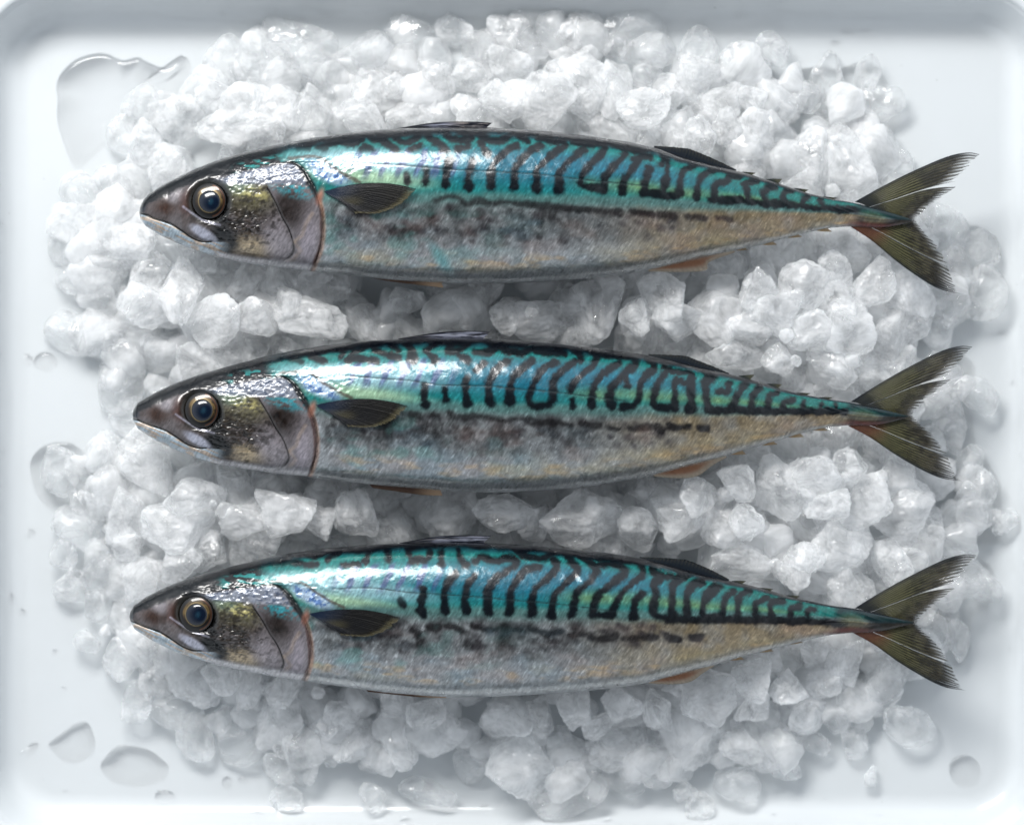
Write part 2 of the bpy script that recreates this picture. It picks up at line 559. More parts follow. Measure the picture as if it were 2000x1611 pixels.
# lumps that can be told apart in the photograph: x, y, half width, half height, melted?
TR = [(150, 378, 46, 44, 1), (238, 265, 40, 36, 1), (287, 208, 38, 50, 1), (440, 128, 52, 48, 1), (565, 92, 62, 58, 1), (690, 122, 56, 50, 1),
      (815, 78, 50, 50, 1), (892, 62, 38, 35, 0), (945, 98, 42, 46, 1), (1050, 62, 68, 54, 1), (1245, 48, 54, 40, 1), (1200, 92, 27, 27, 1),
      (1362, 90, 40, 40, 1), (1430, 115, 34, 30, 1), (1500, 98, 36, 38, 1), (1612, 157, 40, 40, 1), (1572, 197, 46, 42, 1), (1692, 148, 28, 34, 1),
      (1708, 210, 40, 44, 1), (1636, 270, 36, 48, 1), (1716, 280, 44, 48, 1), (1760, 305, 26, 26, 1), (1848, 446, 40, 56, 1), (1795, 425, 30, 40, 1),
      (1868, 520, 30, 44, 1), (1915, 492, 38, 42, 1), (1922, 560, 44, 48, 1), (1860, 600, 38, 40, 1), (1905, 775, 40, 40, 1), (1850, 812, 38, 36, 1),
      (1923, 955, 34, 46, 1), (1893, 1002, 38, 50, 1), (1952, 1020, 24, 30, 1), (1919, 1144, 30, 42, 1), (1878, 1250, 26, 46, 1), (1850, 1200, 34, 44, 1),
      (1772, 1417, 44, 50, 1), (1667, 1450, 27, 30, 1), (1538, 1496, 28, 26, 1), (1440, 1536, 44, 38, 1), (1366, 1568, 29, 24, 1), (1331, 1545, 22, 20, 1),
      (1582, 1450, 36, 26, 1), (1699, 1519, 15, 18, 1), (1230, 1527, 48, 44, 1), (1160, 1541, 30, 30, 1), (1090, 1572, 58, 36, 1), (824, 1539, 56, 36, 1),
      (736, 1558, 27, 32, 1), (567, 1556, 33, 32, 1), (546, 1500, 34, 34, 1), (465, 1448, 50, 42, 1), (388, 1436, 30, 48, 1), (346, 1396, 50, 40, 1),
      (266, 1362, 32, 36, 1), (231, 1287, 40, 40, 1), (164, 1256, 28, 26, 1), (135, 1150, 40, 28, 1), (132, 1085, 28, 44, 1), (118, 925, 44, 46, 1),
      (165, 985, 34, 30, 1), (128, 640, 52, 58, 1), (205, 660, 62, 52, 0), (150, 490, 48, 40, 1), (140, 550, 34, 30, 1), (190, 1180, 30, 30, 1),
      (1580, 560, 48, 50, 0), (1520, 605, 55, 45, 0), (1700, 560, 44, 44, 0), (700, 225, 46, 32, 0), (985, 198, 40, 38, 0), (1140, 150, 45, 60, 0), (1205, 165, 36, 56, 0),
      (1480, 250, 40, 44, 0), (1415, 205, 44, 40, 0), (1055, 630, 62, 40, 0), (620, 620, 60, 36, 0), (1440, 690, 50, 36, 0), (1720, 460, 60, 46, 0),
      (1464, 1022, 32, 40, 0), (1615, 985, 38, 36, 0), (1700, 980, 54, 52, 0), (1590, 930, 46, 40, 0), (1820, 740, 44, 50, 1), (1330, 1010, 50, 46, 0),
      (985, 1010, 60, 38, 0), (700, 1010, 40, 46, 0), (560, 1005, 55, 46, 0), (340, 1020, 60, 50, 0), (395, 1345, 42, 38, 0), (485, 1340, 22, 42, 0),
      (548, 1408, 42, 56, 0), (640, 1418, 24, 26, 0), (770, 1428, 46, 62, 0), (858, 1440, 46, 42, 0), (1000, 1398, 52, 40, 0), (1015, 1488, 70, 68, 0),
      (1165, 1418, 32, 26, 0), (1285, 1395, 26, 42, 0), (1200, 1460, 48, 38, 0), (1355, 1440, 52, 62, 0), (1470, 1325, 38, 44, 0), (1585, 1395, 42, 36, 0),
      (1655, 1290, 38, 42, 0), (1710, 1350, 46, 52, 0), (1440, 1450, 42, 38, 0), (1550, 1120, 30, 36, 0), (1445, 1095, 58, 46, 0), (1650, 1060, 60, 50, 0),
      (1740, 1090, 40, 44, 0), (1620, 1335, 34, 30, 0), (1255, 220, 50, 38, 0), (850, 150, 40, 36, 0), (780, 170, 38, 34, 0), (420, 620, 60, 46, 0),
      (300, 600, 56, 50, 0), (240, 470, 54, 46, 0), (335, 330, 44, 36, 0), (440, 250, 52, 34, 0), (250, 360, 46, 40, 1), (340, 790, 40, 40, 0), (230, 760, 48, 42, 1)]
for x, y, rx, ry, md in TR:
    top, e, g = heap_top(np.array([x]), np.array([y]))
    top = float(top[0])
    if e[0] < 30:
        top = min(top, 1.45 * min(rx, ry))
    chunks.append([x, y, rx * 1.08, ry * 1.08, min(rx, ry) * (0.68 if md else 0.72), random.uniform(-0.25, 0.25), md, top + random.uniform(-4, 8)])

# fill the rest with random lumps, larger first
tries = 0
NIND = 296
while len(chunks) < NIND and tries < 60000:
    tries += 1
    x = random.uniform(90, 1960); y = random.uniform(40, 1590)
    top, e, g = heap_top(np.array([x]), np.array([y]))
    if e[0] < 12 or g[0] < 6:
        continue
    frac = len(chunks) / NIND
    r = random.uniform(46, 66) if frac < 0.68 else random.uniform(32, 46)
    if tries > 20000: r = random.uniform(26, 36)
    ok = True
    for c in chunks:
        if math.hypot(c[0] - x, c[1] - y) < 0.54 * (r + 0.5 * (c[2] + c[3])):
            ok = False; break
    if not ok:
        continue
    rx = r * random.uniform(0.9, 1.2); ry = r * random.uniform(0.85, 1.1)
    md = 1 if e[0] < 60 and random.random() < 0.7 else 0
    chunks.append([x, y, rx, ry, r * 0.75, random.uniform(0, 6.28), md, float(top[0]) + random.uniform(-16, 14)])
#print('ice chunks', len(chunks), 'tries', tries)

FN = ['top', 'middle', 'bottom']
LMK = [(0.0, 'snout'), (0.09, 'eye'), (0.19, 'gill cover'), (0.30, 'pectoral fin'), (0.43, 'front dorsal'), (0.54, 'middle of the back'),
       (0.67, 'rear dorsal'), (0.78, 'finlets'), (0.865, 'tail stalk'), (0.95, 'tail fin')]
LMKB = [(0.0, 'jaw'), (0.09, 'cheek'), (0.20, 'gill opening'), (0.33, 'pelvic fin'), (0.45, 'fore belly'), (0.56, 'mid belly'),
        (0.67, 'anal fin'), (0.78, 'rear belly'), (0.865, 'tail stalk'), (0.95, 'lower tail lobe')]


def place(x, y):
    """words for where a lump lies, from the fish around it"""
    if x > 1890: s = 'at heap right edge'
    elif x < 255: s = 'at heap left edge'
    else: s = None
    mids = []
    for f in OUT:
        xx = min(max(x, f['gx'][0]), f['gx'][-1])
        mids.append((np.interp(xx, f['gx'], f['gtop']), np.interp(xx, f['gx'], f['gbot'])))
    u = (x - 265) / (1900 - 265)
    def near(tab):
        return min(tab, key=lambda t: abs(t[0] - u))[1]
    if s:
        j = min(range(3), key=lambda k: abs(0.5 * sum(mids[k]) - y))
        rel = 'level with' if abs(0.5 * sum(mids[j]) - y) < 70 else ('above' if y < 0.5 * sum(mids[j]) else 'below')
        return f'{rel} {FN[j]} fish {s}', (s, j, rel)
    if y < mids[0][0]:
        dst = mids[0][0] - y
        z = 'on the upper edge of the heap' if dst > 125 else ('behind' if dst < 60 else 'a hand higher')
        if z == 'behind': return f'right above the {near(LMK)} of top fish', (0, near(LMK), 0)
        if dst > 125: return f'on upper rim over {near(LMK)} of top fish', (0, near(LMK), 1)
        return f'a step above the {near(LMK)} of top fish', (0, near(LMK), 2)
    for k in (0, 1):
        if mids[k][0] <= y < mids[k + 1][0]:
            if y < mids[k][1]:
                return f'beside the {near(LMKB)} of {FN[k]} fish', (k, near(LMKB), 5)
            q = (y - mids[k][1]) / (mids[k + 1][0] - mids[k][1] + 1e-6)
            if q < 0.36: return f'just under the {near(LMKB)} of {FN[k]} fish', (k, near(LMKB), 6)
            if q > 0.66: return f'just above the {near(LMK)} of {FN[k+1]} fish', (k + 1, near(LMK), 7)
            return f'midway in the gap below the {near(LMKB)} of {FN[k]} fish', (k, near(LMKB), 8)
    dst = y - mids[2][1]
    if dst < 0: return f'beside the {near(LMKB)} of bottom fish', (2, near(LMKB), 9)
    if dst < 65: return f'just under the {near(LMKB)} of bottom fish', (2, near(LMKB), 10)
    if dst < 135: return f'a step below the {near(LMKB)} of bottom fish', (2, near(LMKB), 12)
    return f'on lower heap edge below {near(LMKB)} of bottom fish', (2, near(LMKB), 11)


def look(c):
    r = 0.5 * (c[2] + c[3])
    size = 'big' if r > 46 else ('middling' if r > 36 else 'small')
    a = c[2] / c[3]
    sh = 'wide' if a > 1.18 else ('tall' if a < 0.85 else 'round')
    tone = 'clear' if c[6] else 'frosty'
    return f'{size} {sh} {tone} lump'


cells = {}
for i, c in enumerate(chunks):
    words, key = place(c[0], c[1])
    cells.setdefault((look(c), words), []).append(i)
labels = {}
ORD = ['first', 'second', 'third', 'fourth', 'fifth', 'sixth', 'seventh', 'eighth', 'ninth', 'tenth', 'eleventh', 'twelfth', 'thirteenth', 'fourteenth']
for (lk, words), ids in cells.items():
    if len(ids) == 1:
        labels[ids[0]] = f'{lk} {words}'
    else:
        xs = [chunks[i][0] for i in ids]; ys = [chunks[i][1] for i in ids]
        vert = (max(ys) - min(ys)) > (max(xs) - min(xs))
        ids = sorted(ids, key=lambda i: chunks[i][1 if vert else 0])
        for n, i in enumerate(ids):
            if len(ids) == 2:
                pre = ('upper', 'lower')[n] if vert else ('left', 'right')[n]
            else:
                pre = ORD[n] + (' from top,' if vert else ' from left,')
            labels[i] = f'{pre} {lk} {words}'

for i, c in enumerate(chunks):
    x, y, rx, ry, rz, rot, md, top = c
    z = max(top - rz, rz * 0.55)
    X, Y = W(x, y, z)
    me = proto_mesh(1, i % len(PROTO_M)) if md else proto_mesh(0, i % NPROTO)
    o = bpy.data.objects.new('ice_chunk', me)
    scene.collection.objects.link(o)
    o.location = (X * U, Y * U, z * U)
    o.rotation_euler = (0 if md else random.uniform(-0.4, 0.4), 0 if md else random.uniform(-0.4, 0.4), rot)
    o.scale = (rx / 100, ry / 100, rz / 100)
    tag(o, labels[i], 'ice', 'loose lumps of crushed ice')

# the bed of smaller, uncounted ice under and between the lumps
bv = []; bf = []; nb = 0; off = 0
BED = [chunk_shape(500 + i, ICO3[0]) for i in range(20)]
placed = []
tries = 0
while nb < 640 and tries < 30000:
    tries += 1
    x = random.uniform(90, 1960); y = random.uniform(40, 1590)
    top, e, g = heap_top(np.array([x]), np.array([y]))
    if e[0] < 26: continue
    r = random.uniform(30, 56)
    tz = float(top[0]) * random.choice((0.5, 0.7, 0.8)) - 6
    ok = all(math.hypot(a - x, b - y) > 0.42 * (r + q) or abs(zz - tz) > 30 for a, b, q, zz in placed)
    if not ok: continue
    placed.append((x, y, r, tz))
    P = BED[nb % 20].copy()
    a = random.uniform(0, 6.28)
    P = P[:, [0, 1, 2]] if nb % 2 else P[:, [2, 0, 1]]
    ca, sa = math.cos(a), math.sin(a)
    P = np.stack([P[:, 0] * ca - P[:, 1] * sa, P[:, 0] * sa + P[:, 1] * ca, P[:, 2] * 0.85], 1) * r
    z = max(tz - r * 0.8, r * 0.5)
    X, Y = W(x, y, z)
    bv.append(P + np.array([X, Y, z])); bf.append(ICO3[1] + off if nb % 2 else ICO3[1] + off); off += len(P)
    nb += 1
for q in range(90):        # chips and crumbs lying on and between the lumps
    x = random.uniform(90, 1960); y = random.uniform(40, 1590)
    top, e, g = heap_top(np.array([x]), np.array([y]))
    if e[0] < 4 or g[0] < 10: continue
    r = random.uniform(7, 17)
    P = BED[q % 20][:, [1, 2, 0]] * r
    z = max(float(top[0]) - random.uniform(14, 34), r)
    X, Y = W(x, y, z)
    bv.append(P + np.array([X, Y, z])); bf.append(ICO3[1] + off); off += len(P)
me = make_mesh('crushed_ice', np.concatenate(bv), np.concatenate(bf))
o = link('crushed_ice', me, M_ICE)
tag(o, 'bed of small crushed ice pieces packed under the fish and between the bigger lumps', 'crushed ice', kind='stuff')
#print('bed', nb)

# ------------------------------------------------------------------ fish skin
def seg_dist(px, py, pts):
    """distance to polyline and running position 0..1"""
    pts = np.asarray(pts, float)
    d = np.full(px.shape, 1e9); tt = np.zeros(px.shape)
    n = len(pts) - 1
    for i in range(n):
        ax, ay = pts[i]; ex, ey = pts[i + 1] - pts[i]
        t = np.clip(((px - ax) * ex + (py - ay) * ey) / (ex * ex + ey * ey + 1e-9), 0, 1)
        q = np.hypot(px - ax - t * ex, py - ay - t * ey)
        m = q < d
        d = np.where(m, q, d); tt = np.where(m, (i + t) / n, tt)
    return d, tt


def smooth_line(pts, n=6):
    P = np.asarray(pts, float)
    if len(P) < 3: return P
    Q = np.vstack([2 * P[0] - P[1], P, 2 * P[-1] - P[-2]])
    out = []
    for i in range(1, len(Q) - 2):
        for t in np.linspace(0, 1, n, endpoint=False):
            a, b, c, d = Q[i - 1], Q[i], Q[i + 1], Q[i + 2]
            out.append(0.5 * ((2 * b) + (-a + c) * t + (2 * a - 5 * b + 4 * c - d) * t * t + (-a + 3 * b - 3 * c + d) * t ** 3))
    out.append(Q[-2])
    return np.array(out)


def R(ox, oy, s, lines):
    return [[(ox + x / s, oy + y / s) for x, y in l] for l in lines]


Z1, Z2, Z3 = (700, 220, 3.3333), (1250, 240, 2.857), (500, 220, 4.0)
STRIPES = [
    R(*Z1, [[(90, 170), (170, 190), (235, 228)], [(240, 165), (290, 185), (340, 185), (392, 160)], [(340, 235), (400, 218)], [(0, 190), (30, 178)], [(40, 220), (90, 235)],
            [(450, 145), (480, 180), (530, 205), (565, 240)], [(570, 145), (610, 172), (680, 180), (735, 165)], [(700, 170), (712, 215), (650, 240)],
            [(800, 150), (850, 178), (910, 185), (975, 158)], [(800, 190), (820, 230), (840, 265)], [(1050, 160), (1100, 182)],
            [(1030, 215), (980, 235), (940, 270), (900, 310), (870, 350), (865, 400), (865, 478)],
            [(1190, 215), (1130, 245), (1090, 285), (1050, 320), (1020, 360), (1015, 420), (1015, 478)],
            [(1350, 218), (1290, 250), (1250, 285), (1200, 330), (1165, 370), (1160, 420), (1160, 495)],
            [(1470, 242), (1420, 272), (1370, 320), (1330, 360), (1305, 410), (1305, 505)],
            [(1600, 200), (1605, 240), (1560, 290), (1510, 340), (1470, 390), (1450, 450), (1475, 482), (1540, 485), (1590, 500)],
            [(1740, 270), (1690, 320), (1640, 380), (1605, 430), (1595, 490)],
            [(1905, 292), (1850, 288), (1800, 340), (1770, 390), (1735, 440), (1725, 515)], [(1890, 355), (1880, 420), (1860, 515)],
            [(1180, 160), (1240, 187), (1330, 187)], [(1400, 187), (1460, 207), (1530, 202)], [(1680, 212), (1750, 240), (1860, 250), (1910, 232)],
            [(310, 400), (325, 450)], [(435, 380), (440, 450)], [(590, 310), (572, 400), (565, 470)], [(745, 320), (722, 400), (720, 485)],
            [(1860, 515), (1990, 525)], [(1985, 270), (1970, 330)]]) +
    R(*Z2, [[(125, 165), (155, 230), (140, 335)], [(55, 250), (28, 330), (20, 390)], [(20, 390), (110, 402), (215, 408)],
            [(305, 235), (240, 270), (225, 330), (215, 400)], [(425, 260), (355, 290), (325, 340), (312, 408)],
            [(560, 298), (500, 300), (478, 330), (430, 342), (410, 380), (430, 425), (520, 440), (590, 436), (598, 385), (592, 345), (645, 320)],
            [(745, 358), (705, 368), (690, 405), (715, 445), (765, 455)], [(855, 380), (805, 388), (798, 430), (830, 455), (890, 460), (908, 430), (930, 410)],
            [(1010, 430), (1020, 465)], [(140, 335), (140, 400)], [(30, 190), (-40, 200)], [(400, 425), (590, 438), (760, 457), (900, 466), (1050, 480), (1200, 490)]]) +
    R(*Z3, [[(330, 290), (400, 280), (412, 255)], [(495, 275), (560, 255), (640, 238), (720, 247), (800, 228), (832, 195)], [(510, 275), (545, 288)],
            [(920, 205), (1000, 220), (1050, 250), (1095, 285)], [(825, 280), (900, 275)]]),
    R(240, 630, 3.3333, [[(1080, 225), (1155, 248)], [(900, 262), (1010, 240)], [(1220, 210), (1300, 185)], [(1230, 215), (1260, 240), (1310, 248)],
                         [(1400, 165), (1442, 190), (1425, 218)], [(1560, 160), (1500, 200), (1470, 240)], [(1500, 230), (1570, 235), (1650, 252)],
                         [(1640, 172), (1700, 200), (1795, 228)], [(1740, 145), (1790, 182)], [(1850, 145), (1890, 190), (1895, 245)]]) +
    R(800, 630, 3.3333, [[(0, 150), (10, 235)], [(150, 148), (110, 190), (165, 245)], [(262, 160), (250, 190), (300, 200), (330, 220), (375, 245)],
                         [(385, 140), (330, 170), (270, 192)], [(565, 148), (520, 188), (435, 192)], [(560, 150), (610, 170)],
                         [(615, 165), (650, 190), (740, 197), (790, 172), (860, 187), (960, 190), (1005, 205)], [(1055, 165), (1100, 205), (1112, 240)],
                         [(1200, 178), (1215, 230), (1190, 280), (1130, 330), (1080, 380), (1050, 430)], [(1180, 190), (1300, 213), (1430, 213)],
                         [(1070, 255), (1010, 300), (960, 350), (937, 400), (937, 490), (900, 535), (830, 545), (778, 520), (790, 440), (835, 345), (890, 290), (945, 255)],
                         [(800, 250), (740, 290), (690, 340), (655, 400), (650, 450), (650, 520)], [(640, 250), (580, 290), (540, 340), (510, 400), (510, 450), (530, 525)],
                         [(480, 260), (430, 310)], [(372, 370), (365, 440), (378, 525)], [(225, 430), (230, 500)], [(95, 410), (90, 480), (100, 528)],
                         [(1058, 505), (1060, 540)], [(1360, 262), (1290, 310), (1230, 370), (1190, 440), (1187, 540)],
                         [(1475, 215), (1460, 280), (1400, 330), (1345, 390), (1303, 450), (1312, 540)], [(1398, 340), (1412, 405)],
                         [(1560, 235), (1590, 290), (1535, 350), (1500, 420), (1485, 500), (1455, 542), (1395, 545)],
                         [(1690, 300), (1640, 360), (1603, 430), (1590, 530), (1650, 553), (1730, 550)], [(1775, 380), (1725, 400), (1730, 545)],
                         [(1660, 290), (1740, 322), (1835, 335), (1832, 450), (1842, 562)], [(1990, 345), (1935, 400), (1932, 500), (1960, 560), (2010, 570)]]) +
    R(1300, 630, 2.857, [[(65, 315), (115, 340)], [(145, 300), (142, 400), (135, 482)], [(240, 290), (220, 360), (227, 440), (250, 482)],
                         [(355, 340), (342, 388), (300, 385)], [(445, 350), (402, 400), (370, 480)], [(250, 484), (380, 490), (600, 494), (800, 494), (1000, 492)],
                         [(525, 365), (485, 410), (470, 480)], [(625, 390), (575, 408), (565, 482)], [(705, 430), (662, 440), (652, 485)],
                         [(775, 440), (762, 480)], [(865, 455), (862, 485)], [(950, 455), (950, 485)]]),
    R(240, 1030, 3.3333, [[(1000, 245), (1090, 225), (1155, 235)], [(790, 270), (890, 278)], [(1200, 170), (1255, 190)], [(1400, 155), (1340, 212)], [(1595, 150), (1580, 212)],
                          [(1720, 155), (1730, 212)], [(1855, 145), (1880, 220)], [(1180, 243), (1265, 240)], [(1440, 242), (1530, 240)], [(1810, 475), (1830, 498)], [(1952, 430), (1940, 540)]]) +
    R(800, 1030, 3.3333, [[(130, 160), (108, 205), (20, 215)], [(200, 165), (205, 235)], [(320, 145), (330, 200), (372, 245)],
                          [(430, 222), (460, 190), (520, 208), (580, 217), (632, 195), (692, 215), (682, 250), (620, 290), (560, 330), (522, 380), (510, 440), (510, 548)],
                          [(700, 150), (760, 187), (880, 200), (930, 170), (985, 150)], [(420, 320), (375, 380), (365, 440), (362, 540)], [(300, 300), (245, 380), (225, 450), (232, 535)],
                          [(85, 400), (85, 555)], [(840, 262), (770, 268), (720, 325), (670, 385), (655, 440), (650, 545)],
                          [(930, 205), (960, 250), (930, 300), (870, 350), (820, 400), (800, 460), (793, 555)],
                          [(1010, 172), (1060, 230), (1090, 280), (1050, 330), (990, 390), (955, 430), (935, 500), (920, 568)],
                          [(1010, 170), (1100, 175), (1160, 215), (1212, 270), (1180, 350), (1110, 400), (1078, 450), (1060, 560)],
                          [(1210, 248), (1290, 240), (1370, 250), (1402, 300), (1335, 350), (1270, 400), (1222, 450), (1195, 510), (1190, 568)],
                          [(1190, 195), (1300, 205), (1400, 215), (1520, 225)], [(1500, 235), (1510, 310), (1435, 370), (1382, 430), (1342, 500), (1320, 560)], [(1320, 568), (1225, 565)],
                          [(1520, 430), (1475, 480), (1460, 580)], [(1580, 270), (1620, 310), (1710, 315)],
                          [(1640, 320), (1595, 370), (1602, 450), (1590, 560), (1640, 587), (1700, 580), (1705, 450), (1712, 380), (1780, 330), (1805, 318)],
                          [(1905, 345), (1835, 380), (1812, 450), (1810, 572)], [(1990, 375), (1932, 430), (1918, 500), (1912, 580), (2010, 587)]]) +
    R(1300, 1050, 2.857, [[(85, 215), (42, 260), (40, 340), (38, 440)], [(205, 248), (135, 290), (120, 360), (125, 440)], [(305, 270), (270, 300), (225, 350), (210, 420), (230, 452)],
                          [(375, 298), (325, 350), (312, 440)], [(465, 298), (412, 320), (408, 380), (402, 440)], [(565, 340), (512, 360), (502, 400), (512, 448)],
                          [(655, 350), (587, 368), (590, 435)], [(745, 380), (695, 400), (692, 450)], [(835, 400), (795, 408), (790, 450)],
                          [(0, 455), (200, 458), (400, 458), (700, 464), (1000, 474)]]),
]
LATERAL = [
    R(*Z1, [[(-80, 310), (0, 330), (300, 345), (600, 370), (900, 385), (1200, 405), (1500, 440), (1750, 465), (1960, 490)]])[0],
    R(800, 630, 3.3333, [[(-480, 340), (-260, 358), (0, 378), (200, 405), (500, 412), (700, 430), (900, 446), (1100, 470), (1280, 495), (1500, 520)]])[0],
    R(800, 1030, 3.3333, [[(-500, 400), (-250, 392), (0, 422), (300, 440), (600, 465), (900, 490), (1200, 527), (1400, 555)]])[0],
]
MIDL = [
    R(*Z1, [[(500, 575), (600, 550), (660, 560), (710, 600), (780, 570), (860, 590), (960, 580), (1050, 590), (1150, 600), (1260, 612), (1350, 620), (1450, 630), (1560, 640), (1700, 652)],
            [(1790, 652), (1900, 662)]]) + R(*Z2, [[(0, 495), (60, 510)], [(110, 510), (190, 520)], [(270, 522), (360, 530)], [(430, 535), (500, 540)]]),
    R(800, 630, 3.3333, [[(260, 590), (350, 622), (440, 607), (540, 625), (640, 640), (720, 622), (830, 650), (950, 656), (1050, 665)], [(1110, 660), (1230, 677)], [(1290, 680), (1370, 690)],
                         [(1440, 690), (1550, 678)], [(1610, 675), (1640, 700)], [(1700, 685), (1820, 680)], [(10, 600), (60, 610)], [(150, 598), (190, 610)], [(1890, 690), (1930, 685)]]) +
    R(1300, 630, 2.857, [[(20, 575), (130, 580)], [(190, 585), (230, 590)]]),
    R(800, 1030, 3.3333, [[(130, 652), (190, 640)], [(255, 638), (340, 668)], [(405, 638), (510, 672), (600, 660), (740, 672)], [(790, 648), (870, 690), (990, 680)],
                          [(1050, 702), (1130, 690), (1220, 732), (1350, 708)], [(1400, 722), (1600, 715)], [(1680, 705), (1750, 732)], [(1845, 710), (1895, 712)], [(10, 660), (60, 690)]]) +
    R(1300, 1050, 2.857, [[(40, 560), (70, 565)], [(140, 550), (180, 555)]]),
]


def affine(src, dst):
    A = np.array([[x, y, 1] for x, y in src], float)
    B = np.array(dst, float)
    M, *_ = np.linalg.lstsq(A, B, rcond=None)
    return lambda x, y: ((x * M[0, 0] + y * M[1, 0] + M[2, 0]), (x * M[0, 1] + y * M[1, 1] + M[2, 1]))


HEADPTS = [
    [(274, 410), (410, 392.5), (412.5, 470), (537.5, 392.5), (607.5, 527.5), (630, 372.5), (595, 332.5)],
    [(261, 808), (394.5, 802.5), (403.5, 877.5), (519, 807), (600, 930), (615, 792), (579, 747)],
    [(254, 1202), (386, 1202.5), (390, 1271.5), (504, 1210), (589.5, 1328.5), (612, 1204), (558, 1150)],
]
TO_C = [affine(HEADPTS[k], HEADPTS[0]) for k in range(3)]     # this fish -> first fish's head
FROM_C = [affine(HEADPTS[0], HEADPTS[k]) for k in range(3)]


def HC(pts, ox=240, oy=220, s=4.0):
    return np.array([(ox + x / s, oy + y / s) for x, y in pts])


OPEDGE = smooth_line(HC([(1230, 385), (1330, 395), (1400, 445), (1450, 530), (1490, 600), (1518, 680), (1540, 760), (1552, 860), (1550, 960), (1535, 1060), (1500, 1160), (1465, 1240)]))
PREOP = smooth_line(HC([(1130, 590), (1190, 700), (1245, 820), (1290, 900), (1320, 980), (1335, 1070), (1300, 1130), (1210, 1170), (1120, 1185)]))
MOUTH = smooth_line(HC([(120, 782), (180, 800), (250, 830), (370, 870), (460, 925), (540, 980), (620, 1010), (690, 1008)]))
MAXTOP = smooth_line(HC([(690, 1008), (735, 975), (760, 930), (700, 870), (600, 830), (520, 775), (460, 730)]))


def blob(x, y, cx, cy, rx, ry, rot=0, soft=0.5):
    c, s = math.cos(rot), math.sin(rot)
    u = ((x - cx) * c + (y - cy) * s) / rx; v = (-(x - cx) * s + (y - cy) * c) / ry
    return 1 - sstep(1 - soft, 1 + soft, np.hypot(u, v))


def mixc(a, b, t):
    return a * (1 - t[..., None]) + b * t[..., None]


